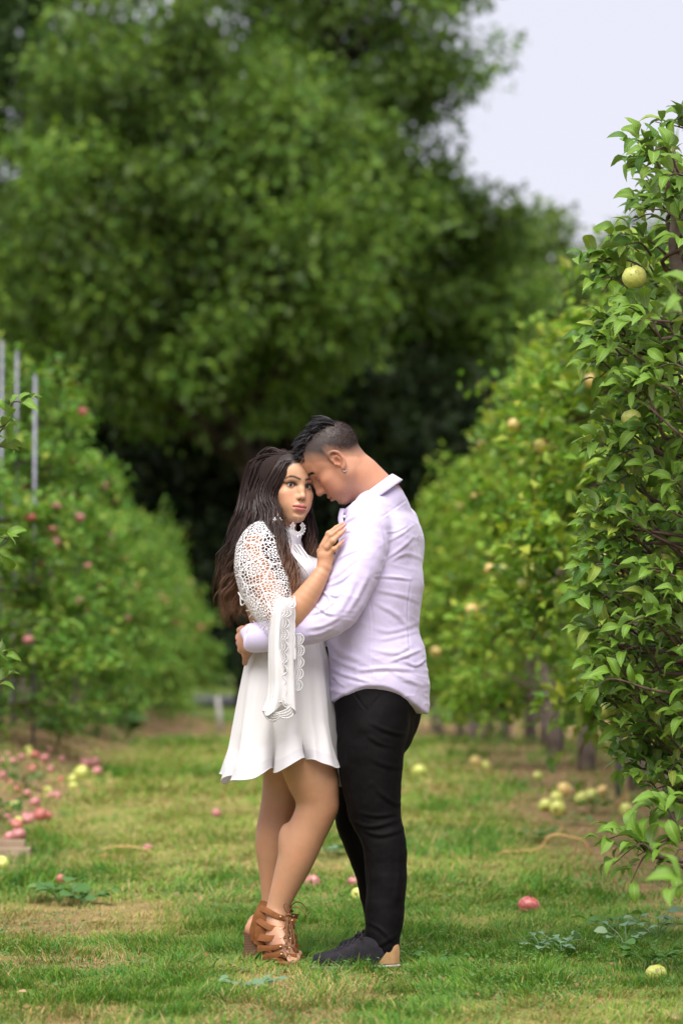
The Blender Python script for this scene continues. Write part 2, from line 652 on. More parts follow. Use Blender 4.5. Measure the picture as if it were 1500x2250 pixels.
def mat_apple(name, a, b, scale=3.0):
    m, nt, out = mat_new(name)
    f = noise_fac(nt, scale, 2, 'Object')
    c = ramp(nt, f, [(0.38, a), (0.62, b)])
    sp = ramp(nt, noise_fac(nt, 60, 1), [(0.68, (1, 1, 1)), (0.74, (1.25, 1.2, 1.0))])
    c = mixc(nt, ramp(nt, noise_fac(nt, 2.3, 3), [(0.60, (0, 0, 0)), (0.66, (.8, .8, .8))]), c, (0.16, 0.085, 0.035))
    pbsdf(nt, out, mixc(nt, 1.0, c, sp, 'MULTIPLY'), 0.32, 0.5)
    return m


M_apR = mat_apple('apple_red', (0.36, 0.060, 0.070), (0.50, 0.17, 0.13), 9)
M_apG = mat_apple('apple_green', (0.42, 0.50, 0.10), (0.60, 0.58, 0.16), 9)
M_apB = mat_apple('apple_blush', (0.52, 0.52, 0.12), (0.68, 0.34, 0.18), 9)
M_apP = mat_apple('apple_pink', (0.34, 0.085, 0.115), (0.50, 0.24, 0.20), 9)


def apple_mesh(name, seg=16, squash=0.92):
    th = np.linspace(0, np.pi, 11)
    r = np.sin(th) * (1 + 0.10 * np.cos(th)) 
    z = np.cos(th) * squash
    z[0], r[0] = 0.62, 0.0
    z[1], r[1] = 0.80, 0.16
    z[2] = 0.90
    r[2] = 0.46
    z[-1], r[-1] = -0.72, 0.0
    z[-2], r[-2] = -0.84, 0.22
    a = np.linspace(0, 2 * np.pi, seg, endpoint=False)
    V, F = [], []
    for k in range(11):
        lob = 1 + 0.035 * np.cos(5 * a) * (k > 5)
        V.append(np.stack([r[k] * np.cos(a) * lob, r[k] * np.sin(a) * lob, np.full(seg, z[k])], -1))
    V = np.concatenate(V) * 0.5
    i, j = np.meshgrid(np.arange(10), np.arange(seg), indexing='ij')
    F = np.stack([i * seg + j, (i + 1) * seg + j, (i + 1) * seg + (j + 1) % seg, i * seg + (j + 1) % seg], -1).reshape(-1, 4)
    return mesh(name, V, F)


AP = {}
for key, m in (('R', M_apR), ('G', M_apG), ('B', M_apB), ('P', M_apP)):
    AP[key] = apple_mesh('apple_' + key)
    AP[key].materials.append(m)
_v, _f = tube(spline([(0, 0, 0.30), (0.02, 0, 0.45), (0.07, 0.02, 0.60)], 5), [0.035, 0.03, 0.026, 0.03, 0.04], 5)
STEM = mesh('apple_stem', _v, _f)
STEM.materials.append(M_twig)


def add_apple(key, loc, size, rot, parent=None, stem=True, name='apple'):
    o = link(name, AP[key], None, parent)
    p = np.asarray(loc, float)
    o.location = p - (np.array(wloc(parent)) if parent is not None else 0)
    o.scale = (size,) * 3
    o.rotation_euler = rot
    if stem:
        s = link('stem', STEM, None, o)
    return o


def row_tree_data(seed, H, rx, ry, nleaf, tmpl, leafL, zlow=0.5, nbr=17):
    """trunk, limbs and crown of a spindle-trained apple tree, base at the origin; returns also apple spots"""
    r = np.random.default_rng(seed)
    lead = spline([(0, 0, -0.05), (r.normal(0, .03), r.normal(0, .03), H * .35), (r.normal(0, .06), r.normal(0, .06), H * .7), (r.normal(0, .08), r.normal(0, .08), H * .97)], 14)
    trunk = MB()
    trunk.add(*tube(lead[:9], np.linspace(.062, .034, 9), 8))
    limbs = MB()
    limbs.add(*tube(lead[8:], np.linspace(.030, .007, 6), 6))
    tips, dirs = [], []
    for b in range(nbr):
        f = (b + .5) / nbr
        z0 = zlow + .12 + (H - zlow - .4) * f
        i = np.argmin(abs(lead[:, 2] - z0))
        p0 = lead[i].copy()
        az = b * 2.4 + r.normal(0, .4)
        prof = (1.0 - .62 * f ** 1.25) * (0.72 + 0.28 * min(1, f * 5)) * r.uniform(.8, 1.12)
        ex, ey = rx * prof * math.cos(az), ry * prof * math.sin(az)
        rise = r.uniform(.02, .22)
        P = spline([p0, p0 + [ex * .5, ey * .5, rise], p0 + [ex * .85, ey * .85, rise * .9 - .05], p0 + [ex, ey, rise * .6 - .22 * (1 - f) - .05]], 9)
        limbs.add(*tube(P, np.linspace(.016, .004, 9), 5))
        for k in range(4):                       # side shoots
            q = P[r.integers(2, 8)]
            d = nrm([ex * .6 + r.normal(0, .3), ey * .6 + r.normal(0, .3), r.normal(.12, .25)]) * r.uniform(.16, .38)
            S = spline([q, q + d * .6 + [0, 0, .03], q + d + [0, 0, -.05]], 5)
            limbs.add(*tube(S, np.linspace(.005, .002, 5), 4))
            tips.append(S), dirs.append(d)
        tips.append(P[3:]), dirs.append(P[-1] - P[3])
    for k in range(16):                          # upright shoots that break the outline
        q = tips[r.integers(0, len(tips))][-1] * [.85, .85, 1]
        if q[2] < H * .35:
            continue
        S = spline([q, q + [r.normal(0, .05), r.normal(0, .05), r.uniform(.12, .25)], q + [r.normal(0, .10), r.normal(0, .10), r.uniform(.28, .50)]], 6)
        limbs.add(*tube(S, np.linspace(.005, .002, 6), 4))
        tips.append(S), dirs.append([0, 0, 1.2])
    for k in range(5):                           # the top
        S = spline([lead[-3], lead[-1], lead[-1] + r.normal(0, .07, 3) + [0, 0, .12]], 6)
        tips.append(S), dirs.append([0, 0, 1])
    per = nleaf // len(tips) + 1
    Ps, Ds = [], []
    for S, d in zip(tips, dirs):
        t = r.uniform(0, 1, per)
        base = np.stack([np.interp(t, np.linspace(0, 1, len(S)), S[:, c]) for c in range(3)], -1)
        Ps.append(base + r.normal(0, 1, (per, 3)) * [.065, .065, .06])
        Ds.append(nrm(r.normal(0, 1, (per, 3)) * [.8, .8, .5] + nrm(np.asarray(d, float)) * .6 + [0, 0, -.15]))
    P, D = np.concatenate(Ps), np.concatenate(Ds)
    P[:, 2] = np.maximum(P[:, 2], zlow * .6)
    n = len(P)
    Nn = nrm(r.normal(0, .45, (n, 3)) + [0, 0, 1.0] + nrm(P * [1, 1, 0] + 1e-6) * .45)
    L = r.uniform(.75, 1.15, n) * leafL
    crown = leaves(P, D, Nn, L, L * r.uniform(.48, .6, n), tmpl)
    spots = [S[r.integers(1, len(S))] for S in tips]
    spots = [p + nrm(p * [1, 1, 0] + 1e-6) * .055 + [0, 0, -.04] + r.normal(0, .03, 3) for p in spots]
    return trunk, limbs, crown, spots


def tree_meshes(nm, seed, H, rx, ry, nleaf, tmpl, leafL, leafm, zlow):
    t, l, c, s = row_tree_data(seed, H, rx, ry, nleaf, tmpl, leafL, zlow)
    a = mesh('trunk', *t.get()[:2]); a.materials.append(M_bark)
    b = mesh('limbs', *l.get()[:2]); b.materials.append(M_twig)
    k = mesh('crown', *c, smooth=False); k.materials.append(leafm)
    return a, b, k, s


ORD = ['first', 'second', 'third', 'fourth', 'fifth', 'sixth', 'seventh', 'eighth', 'ninth', 'tenth', 'eleventh', 'twelfth', 'thirteenth',
       'fourteenth', 'fifteenth', 'sixteenth', 'seventeenth', 'eighteenth', 'nineteenth', 'twentieth']
kindsL = [tree_meshes('l', 100 + k, 2.62, .95, .98, 6200, T_LOW, .088, M_leafL, .10) for k in range(4)]
kindsR = [tree_meshes('r', 200 + k, 2.80, .98, .98, 5600, T_LOW, .095, M_leafR, .36) for k in range(4)]


def plant_row(X, ys, kinds, side, apkeys, fruit, apsize, nap, group):
    for k, y in enumerate(ys):
        a, b, c, spots = kinds[k % len(kinds)]
        x = X + rng.normal(0, .06)
        g = float(gz(x, y))
        e = empty('apple_tree', (x, y, g), f'{ORD[k]} {fruit} apple tree along the {side} row, counted from the camera', 'apple tree', group)
        e.rotation_euler = (0, 0, (0, math.pi)[(k // len(kinds)) % 2] + rng.normal(0, .25))
        s = rng.uniform(.93, 1.07)
        e.scale = (s, s, (.74 if (side == 'left' and k == 0) else 1.0) * s * rng.uniform(.96, 1.05))
        link('trunk', a, None, e)
        link('limbs', b, None, e)
        cr = link('crown', c, None, e)
        cr['kind'] = 'stuff'
        ids = [i for i in rng.permutation(len(spots))]
        n = 0
        M = Matrix.Rotation(e.rotation_euler.z, 3, 'Z')
        for i in ids:                             # only fruit on the side that faces the lane or the camera
            p = M @ Vector(spots[i])
            if .75 < p.z < 2.25 and (p.x * (1 if side == 'left' else -1) > 0.12 or p.y < -.35):
                o = link('apple', AP[apkeys[rng.integers(0, len(apkeys))]], None, e, Vector(spots[i]))
                o.scale = (rng.uniform(.85, 1.1) * apsize,) * 3
                o.rotation_euler = rng.normal(0, .4, 3)
                n += 1
                if n >= (nap if k < 8 else nap // 2):
                    break


plant_row(-2.15, [19.4 + 2.05 * k for k in range(16)], kindsL, 'left', 'RRP', 'red', .074, 16, 'apple trees of the left row')
plant_row(2.12, [11.3 + 2.0 * k for k in range(15)], kindsR, 'right', 'GGBB', 'yellow-green', .076, 18, 'apple trees of the right row')

# galvanised trellis posts
M_post = mat_plain('galvanised_post', (0.16, 0.16, 0.205), (0.22, 0.215, 0.27), 25, 0.5, 0.5, Metallic=0.35)


def post(x, y, top, r, label, group):
    g = float(gz(x, y))
    e = empty('trellis_post', (x, y, g - .1), label, 'post', group)
    pole = tube([(0, 0, 0), (0, 0, top - g + .1)], r, 10)
    link('pole', mesh('pole', *pole, smooth=True), M_post, e)
    cap = tube([(0, 0, top - g + .1), (0, 0, top - g + .112)], r * 1.12, 10)
    link('cap', mesh('cap', *cap), M_post, e)


for px, ytop, d, lab in ((5, 750, 20.6, 'tall grey trellis post at the left picture edge'),
                         (38, 775, 21.2, 'grey trellis post standing second from the left edge above red apple trees'),
                         (78, 825, 20.0, 'shorter grey trellis post third from the left edge'),
                         (168, 1018, 26.0, 'short grey post top showing among the left apple leaves')):
    p = at(px, ytop, d - D0)
    post(p[0], p[1], p[2], .012, lab, 'trellis posts of the left row')
for px, ytop, d, lab in ((1231, 735, 21.5, 'lavender grey trellis post rising left of the near right branches'),
                         (1268, 750, 19.5, 'grey trellis post half hidden behind the near right branches')):
    p = at(px, ytop, d - D0)
    post(p[0], p[1], p[2], .012, lab, 'trellis posts of the right row')
# the thin stakes and trunk guards whose feet show below the leaves
for k, (px, py, d, side) in enumerate(((30, 1600, 22, 'left'), (88, 1592, 25, 'left'), (140, 1585, 28, 'left'), (192, 1580, 31, 'left'), (1358, 1700, 16.9, 'right'))):
    p = at(px, py, d - D0)
    g = float(gz(p[0], p[1]))
    e = empty('tree_stake', (p[0], p[1], g - .05), f'{ORD[k]} pale stake from the left under the row foliage' if side == 'left' else 'pale stake under the right row beside grey trunks', 'stake', 'tree stakes')
    link('pole', mesh('pole', *tube([(0, 0, 0), (0.01, 0, .9)], .022, 8)), M_post, e)
    link('tie', mesh('tie', *tube([(0, 0, .5), (0, 0, .53)], .03, 8)), M_twig, e)
# ------------------------------------------------------------------ the tall trees behind
M_oakbark = mat_plain('oak_bark', (0.022, 0.017, 0.014), (0.055, 0.042, 0.034), 3, 0.95, 0.1, 0.8, 12)
LEAFC = {'oak_leaf': ((.046, .112, .016), (.132, .212, .028)), 'oak_leaf_dark': ((.022, .060, .012), (.058, .112, .020)), 'thicket_leaf_shaded': ((.009, .020, .007), (.026, .044, .014)), 'maple_leaf_far': ((.070, .130, .030), (.140, .195, .045))}  # thicket leaves darkened so their colour carries the shade under the oak crowns
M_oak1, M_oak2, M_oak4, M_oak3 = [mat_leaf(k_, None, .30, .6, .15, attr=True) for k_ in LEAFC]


def big_tree(name, label, px, py, d, rx_px, rz_px, seed, leafm, nclump, per, leafL, trunk_px=None, clump=(.55, 1.10), lower=0.75, group=None, cat='tree', trunk_r=.32):
    r = np.random.default_rng(seed)
    s = d / FPX
    c = at(px, py, d - D0)
    R = np.array([rx_px * s, rx_px * s * .85, rz_px * s])
    tx = at(trunk_px if trunk_px is not None else px, 1446, d - D0)[0]
    base = np.array([tx, c[1], float(gz(tx, c[1])) - .2])
    e = empty(name, base, label, cat, group)
    top = c + [0, 0, R[2] * .55]
    ax = spline([base, base * .55 + c * .45 + [r.normal(0, .2), 0, 0], c, top], 16)
    tr = MB()
    tr.add(*tube(ax, np.linspace(trunk_r, trunk_r * .22, 16), 10))
    tr.obj('trunk', M_oakbark, e)
    # clumps at branch ends
    u = nrm(r.normal(0, 1, (nclump, 3)))
    rad = r.uniform(.25, 1.0, nclump) ** .45 * (.52 + 1.0 * fbm(u[:, 0] * 2.6 + seed, u[:, 1] * 2.6, u[:, 2] * 2.6, seed=seed, oct=2))
    u[:, 2] = np.where(u[:, 2] < 0, u[:, 2] * lower, u[:, 2])
    C = c + u * rad[:, None] * R
    C = C[C[:, 2] > base[2] + .9]
    lb = MB()
    for k, q in enumerate(C):
        if k % 3 and not (k % 5 == 0):
            continue
        zz = min(max(q[2] - np.linalg.norm((q - c)[:2]) * .5, base[2] + 1.5), top[2] - .3)
        i = np.argmin(abs(ax[:, 2] - zz))
        m = (ax[i] + q) * .5 + [0, 0, .25]
        S = spline([ax[i], m + r.normal(0, .25, 3), q], 8)
        lb.add(*tube(S, np.linspace(trunk_r * .3, .02, 8), 5))
    lb.obj('limbs', M_oakbark, e)
    Ps, Ds, Ns, Cs = [], [], [], []
    for q in C:
        cr = r.uniform(*clump)
        v = nrm(r.normal(0, 1, (per, 3)))
        rr = r.uniform(.25, 1, per) ** .5
        P = q + v * rr[:, None] * cr * np.array([1, 1, .62]) + r.normal(0, .16, (per, 3))
        Ps.append(P)
        Ds.append(v + r.normal(0, .7, (per, 3)) + [0, 0, -.35])
        tint = r.uniform(.55, 1.45)
        g0, g1 = LEAFC[leafm.name]
        u_ = r.random((per, 1))
        Cs.append((np.array(g0) * (1 - u_) + np.array(g1) * u_) * tint)
        Ns.append(v * .5 + r.normal(0, .5, (per, 3)) + [0, 0, .9])
    P, D, Nn = np.concatenate(Ps), np.concatenate(Ds), nrm(np.concatenate(Ns))
    L = r.uniform(.7, 1.3, len(P)) * leafL
    V, F = leaves(P, D, Nn, L, L * .62, T_TWO)
    k = wobj('crown', V, F, leafm, e, np.repeat(np.concatenate(Cs), 4, 0), smooth=False)
    k['kind'] = 'stuff'
    return e


big_tree('oak_tree', 'broad green oak rising behind the woman, its lit leaf clumps filling the left half', 400, 590, 57, 450, 600, 1, M_oak1, 240, 200, .21, 720, lower=.54)
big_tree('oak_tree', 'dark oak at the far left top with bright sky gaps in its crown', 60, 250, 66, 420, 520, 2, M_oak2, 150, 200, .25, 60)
big_tree('oak_tree', 'tall oak whose ragged right edge stands against the pale sky', 735, 140, 62, 300, 430, 3, M_oak1, 140, 190, .20, 540, clump=(.50, 1.0))
big_tree('oak_tree', 'lower green tree crown behind the man between oak and treeline', 880, 640, 64, 280, 300, 4, M_oak1, 140, 210, .21, 740, lower=.65)
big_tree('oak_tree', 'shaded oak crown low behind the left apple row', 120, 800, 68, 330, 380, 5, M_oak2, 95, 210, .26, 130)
big_tree('oak_tree', 'green oak crown joining the broad oak to the tall one above the man', 650, 480, 60, 250, 280, 12, M_oak1, 100, 200, .21, 600, lower=.6)
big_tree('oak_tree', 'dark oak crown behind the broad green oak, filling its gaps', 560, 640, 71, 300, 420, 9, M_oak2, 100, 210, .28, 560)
big_tree('maple_tree', 'far rounded tree below the sky left of the near branches', 1120, 760, 82, 170, 270, 6, M_oak3, 65, 210, .29, 1120, clump=(.7, 1.3))
big_tree('maple_tree', 'far treetop partly behind the near right apple branches', 1290, 740, 86, 180, 270, 7, M_oak3, 65, 210, .29, 1290, clump=(.7, 1.3))
big_tree('maple_tree', 'far tree crown behind the right row near the picture edge', 1500, 800, 88, 200, 300, 8, M_oak3, 60, 200, .31, 1500, clump=(.8, 1.4))
for k, (px, py, d, rx, rz, lab) in enumerate((
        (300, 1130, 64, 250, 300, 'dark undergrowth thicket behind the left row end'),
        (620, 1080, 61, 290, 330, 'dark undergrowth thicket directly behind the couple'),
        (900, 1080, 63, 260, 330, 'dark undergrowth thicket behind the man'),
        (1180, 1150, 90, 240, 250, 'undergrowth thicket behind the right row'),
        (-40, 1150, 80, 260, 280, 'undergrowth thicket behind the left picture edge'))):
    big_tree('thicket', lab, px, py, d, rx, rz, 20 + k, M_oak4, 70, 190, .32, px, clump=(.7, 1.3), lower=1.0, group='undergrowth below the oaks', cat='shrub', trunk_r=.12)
# behind everything a wood that reads as one mass
r = np.random.default_rng(99)
n = 30000
x = r.uniform(-34, 44, n)
hgt = 9.5 + 3.0 * fbm(x * .25, 0 * x, seed=5) 
P = np.stack([x, 100 + r.uniform(-2, 3, n), r.uniform(0, 1, n) * hgt - .3], -1)
L = r.uniform(.65, 1.05, n)
V, F = leaves(P, r.normal(0, 1, (n, 3)), nrm(r.normal(0, .6, (n, 3)) + [0, -.5, .7]), L, L * .7, T_TWO)
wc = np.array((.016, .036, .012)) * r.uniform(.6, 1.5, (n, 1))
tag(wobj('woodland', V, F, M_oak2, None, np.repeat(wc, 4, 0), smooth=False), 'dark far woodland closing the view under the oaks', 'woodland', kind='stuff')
# ------------------------------------------------------------------ sculpting with distance fields
def project(V):
    """world points -> photo pixels"""
    d = np.asarray(V) - np.array([0, 0, CAM_H])
    w = d @ _F
    return 750 + FPX * (d @ _R) / w, 1125 - FPX * (d @ _U) / w


class Field:
    def __init__(s, lo, hi, h):
        s.lo, s.h = np.asarray(lo, float), h
        s.n = np.ceil((np.asarray(hi, float) - s.lo) / h).astype(int) + 1
        s.A = np.full(s.n, 1.0, np.float32)

    def op(s, prim, k=0.01, sub=False):
        fn, blo, bhi = prim
        pad = k + 3 * s.h
        i0 = np.clip(np.floor((np.asarray(blo) - pad - s.lo) / s.h).astype(int), 0, s.n)
        i1 = np.clip(np.ceil((np.asarray(bhi) + pad - s.lo) / s.h).astype(int) + 1, 0, s.n)
        if (i1 <= i0).any():
            return s
        ax = [(s.lo[c] + s.h * np.arange(i0[c], i1[c])).astype(np.float32) for c in range(3)]
        d = fn(ax[0][:, None, None], ax[1][None, :, None], ax[2][None, None, :])
        v = s.A[i0[0]:i1[0], i0[1]:i1[1], i0[2]:i1[2]]
        if sub:
            a, b = v, -d
            h = np.maximum(k - np.abs(a - b), 0) / k
            v[...] = np.maximum(a, b) + h * h * k * .25
        else:
            h = np.maximum(k - np.abs(v - d), 0) / k
            v[...] = np.minimum(v, d) - h * h * k * .25
        return s

    def mesh(s):
        A, n = s.A, s.n
        ins = A < 0
        c8 = [ins[dx:n[0] - 1 + dx, dy:n[1] - 1 + dy, dz:n[2] - 1 + dz] for dx in (0, 1) for dy in (0, 1) for dz in (0, 1)]
        any_ = c8[0].copy(); all_ = c8[0].copy()
        for c in c8[1:]:
            any_ |= c; all_ &= c
        act = any_ & ~all_
        I = np.argwhere(act)
        idx = np.full(act.shape, -1, np.int64)
        idx[act] = np.arange(len(I))
        off = np.array([(dx, dy, dz) for dx in (0, 1) for dy in (0, 1) for dz in (0, 1)])
        val = np.stack([A[I[:, 0] + o[0], I[:, 1] + o[1], I[:, 2] + o[2]] for o in off], 1)
        P = np.zeros((len(I), 3)); cnt = np.zeros(len(I))
        for a in range(8):
            for b in range(a + 1, 8):
                if np.abs(off[a] - off[b]).sum() != 1:
                    continue
                va, vb = val[:, a], val[:, b]
                m = (va < 0) != (vb < 0)
                t = np.where(m, va / np.where(m, va - vb, 1), 0)
                P += np.where(m[:, None], off[a] + t[:, None] * (off[b] - off[a]), 0)
                cnt += m
        V = s.lo + s.h * (I + P / cnt[:, None])
        Q = []
        for ax in range(3):
            u, w = (ax + 1) % 3, (ax + 2) % 3
            sl0 = [slice(None)] * 3; sl1 = [slice(None)] * 3
            sl0[ax] = slice(0, -1); sl1[ax] = slice(1, None)
            a, b = ins[tuple(sl0)], ins[tuple(sl1)]
            E = np.argwhere(a != b)
            E = E[(E[:, u] > 0) & (E[:, w] > 0) & (E[:, u] < n[u] - 1) & (E[:, w] < n[w] - 1)]
            sgn = a[tuple(E.T)]
            def cell(du, dw):
                e = E.copy(); e[:, u] -= du; e[:, w] -= dw
                return idx[tuple(e.T)]
            q = np.stack([cell(0, 0), cell(1, 0), cell(1, 1), cell(0, 1)], -1)
            q[~sgn] = q[~sgn][:, ::-1]
            Q.append(q)
        return V, np.concatenate(Q)


def p_ell(c, r, R=None):
    c, r = np.asarray(c, float), np.asarray(r, float)
    R = np.eye(3) if R is None else np.asarray(R, float)      # columns: local axes
    e = np.sqrt(((R * r) ** 2).sum(1))

    def fn(x, y, z):
        x, y, z = x - c[0], y - c[1], z - c[2]
        k0 = k1 = 0
        for a in range(3):
            l = x * R[0, a] + y * R[1, a] + z * R[2, a]
            k0 = k0 + (l / r[a]) ** 2
            k1 = k1 + (l / r[a] ** 2) ** 2
        k0, k1 = np.sqrt(k0), np.sqrt(k1)
        return k0 * (k0 - 1) / np.maximum(k1, 1e-6)
    return fn, c - e, c + e


def p_cap(p0, p1, r0, r1):
    p0, p1 = np.asarray(p0, float), np.asarray(p1, float)
    d = p1 - p0
    L2 = max(d @ d, 1e-12)

    def fn(x, y, z):
        x, y, z = x - p0[0], y - p0[1], z - p0[2]
        t = np.clip((x * d[0] + y * d[1] + z * d[2]) / L2, 0, 1)
        return np.sqrt((x - t * d[0]) ** 2 + (y - t * d[1]) ** 2 + (z - t * d[2]) ** 2) - (r0 + (r1 - r0) * t)
    m = max(r0, r1)
    return fn, np.minimum(p0, p1) - m, np.maximum(p0, p1) + m


def p_ecap(p0, p1, u, ab0, ab1):
    """capsule of elliptical section: radius a along u, b across"""
    p0, p1 = np.asarray(p0, float), np.asarray(p1, float)
    d = p1 - p0
    L = np.linalg.norm(d)
    w = d / L
    u = np.asarray(u, float); u = u - w * (u @ w); u /= np.linalg.norm(u)
    v = np.cross(w, u)

    def fn(x, y, z):
        x, y, z = x - p0[0], y - p0[1], z - p0[2]
        s = x * w[0] + y * w[1] + z * w[2]
        sc = np.clip(s, 0, L)
        t = sc / L
        a = ab0[0] + (ab1[0] - ab0[0]) * t
        b = ab0[1] + (ab1[1] - ab0[1]) * t
        m = np.minimum(a, b)
        q = np.sqrt(((x * u[0] + y * u[1] + z * u[2]) / a) ** 2 + ((x * v[0] + y * v[1] + z * v[2]) / b) ** 2 + ((s - sc) / m) ** 2)
        return (q - 1) * m
    m = max(*ab0, *ab1)
    return fn, np.minimum(p0, p1) - m, np.maximum(p0, p1) + m


def chain(f, pts, rs, k=0.01):
    if len(pts) > 6:                     # long limbs: resample so that the taper is smooth
        n = len(pts) * 3
        t = np.linspace(0, 1, len(pts))
        rs = spline(np.stack([np.asarray(rs, float)] * 3, -1), n)[:, 0]
        pts = spline(np.asarray(pts, float), n)
    for a in range(len(pts) - 1):
        f.op(p_cap(pts[a], pts[a + 1], rs[a], rs[a + 1]), k if a == 0 else min(k, .004))


def echain(f, pts, u, ab, k=0.02):
    for a in range(len(pts) - 1):
        f.op(p_ecap(pts[a], pts[a + 1], u, ab[a], ab[a + 1]), min(k, .006))


def vnormals(V, Q):
    N_ = np.zeros_like(V)
    a, b, c, d = [V[Q[:, i]] for i in range(4)]
    fn = np.cross(c - a, d - b)
    for i in range(4):
        np.add.at(N_, Q[:, i], fn)
    return nrm(N_)


def relax(V, Q, it=2, lam=0.5):
    E = np.concatenate([Q[:, [0, 1]], Q[:, [1, 2]], Q[:, [2, 3]], Q[:, [3, 0]]])
    E = np.concatenate([E, E[:, ::-1]])
    deg = np.bincount(E[:, 0], minlength=len(V))[:, None]
    for _ in range(it):
        S = np.stack([np.bincount(E[:, 0], weights=V[E[:, 1], c], minlength=len(V)) for c in range(3)], -1)
        V = V + lam * (S / np.maximum(deg, 1) - V)
    return V


def folds(V, Q, strokes, camera_side=True):
    """press creases and ridges into cloth: stroke = (polyline in photo pixels, height m, width px[, sharpness])"""
    Nn = vnormals(V, Q)
    px, py = project(V)
    face = smooth01(-0.15, 0.35, -Nn[:, 1]) if camera_side else np.ones(len(V))
    disp = np.zeros(len(V))
    for pts, amp, wid in strokes:
        pts = spline(np.asarray(pts, float), 14)
        best = np.full(len(V), 1e9); sd = np.zeros(len(V)); tt = np.zeros(len(V))
        box_ = (px > pts[:, 0].min() - 4 * wid) & (px < pts[:, 0].max() + 4 * wid) & (py > pts[:, 1].min() - 4 * wid) & (py < pts[:, 1].max() + 4 * wid)
        ii = np.flatnonzero(box_)
        if not len(ii):
            continue
        X, Y = px[ii], py[ii]
        b, s_, t_ = best[ii], sd[ii], tt[ii]
        for k in range(len(pts) - 1):
            a, c = pts[k], pts[k + 1]
            e = c - a
            L2 = e @ e + 1e-9
            t = np.clip(((X - a[0]) * e[0] + (Y - a[1]) * e[1]) / L2, 0, 1)
            dx, dy = X - a[0] - t * e[0], Y - a[1] - t * e[1]
            dd = np.hypot(dx, dy)
            m = dd < b
            b = np.where(m, dd, b)
            s_ = np.where(m, np.sign(e[0] * dy - e[1] * dx) * dd, s_)
            t_ = np.where(m, (k + t) / (len(pts) - 1), t_)
        env = np.clip(np.sin(np.pi * np.clip(t_ * .94 + .03, 0, 1)), 0, 1) ** .7
        prof = np.exp(-(s_ / wid) ** 2) - .55 * np.exp(-((s_ - 1.5 * wid) / (1.1 * wid)) ** 2)
        disp[ii] += amp * env * prof
    return V + Nn * (disp * face)[:, None]


M_skin_cache = {}


def mat_skin(name, rough=0.5):
    m, nt, out = mat_new(name)
    a = N(nt, 'ShaderNodeAttribute', attribute_name='col')
    f = noise_fac(nt, 35, 3)
    c = mixc(nt, 1.0, a.outputs['Color'], ramp(nt, f, [(0.3, (0.95, 0.94, 0.94)), (0.7, (1.04, 1.03, 1.02))]), 'MULTIPLY')
    c = mixc(nt, 1.0, c, ramp(nt, noise_fac(nt, 11, 4), [(0.32, (1.05, 0.97, 0.94)), (0.5, (1, 1, 1)), (0.68, (0.95, 0.99, 0.98))]), 'MULTIPLY')
    p = pbsdf(nt, out, c, rough, 0.35, bump(nt, noise_fac(nt, 260, 3), 0.16, 0.002))
    p.inputs['Subsurface Weight'].default_value = 0.12
    p.inputs['Subsurface Radius'].default_value = (1.0, 0.35, 0.2)
    p.inputs['Subsurface Scale'].default_value = 0.006
    return m


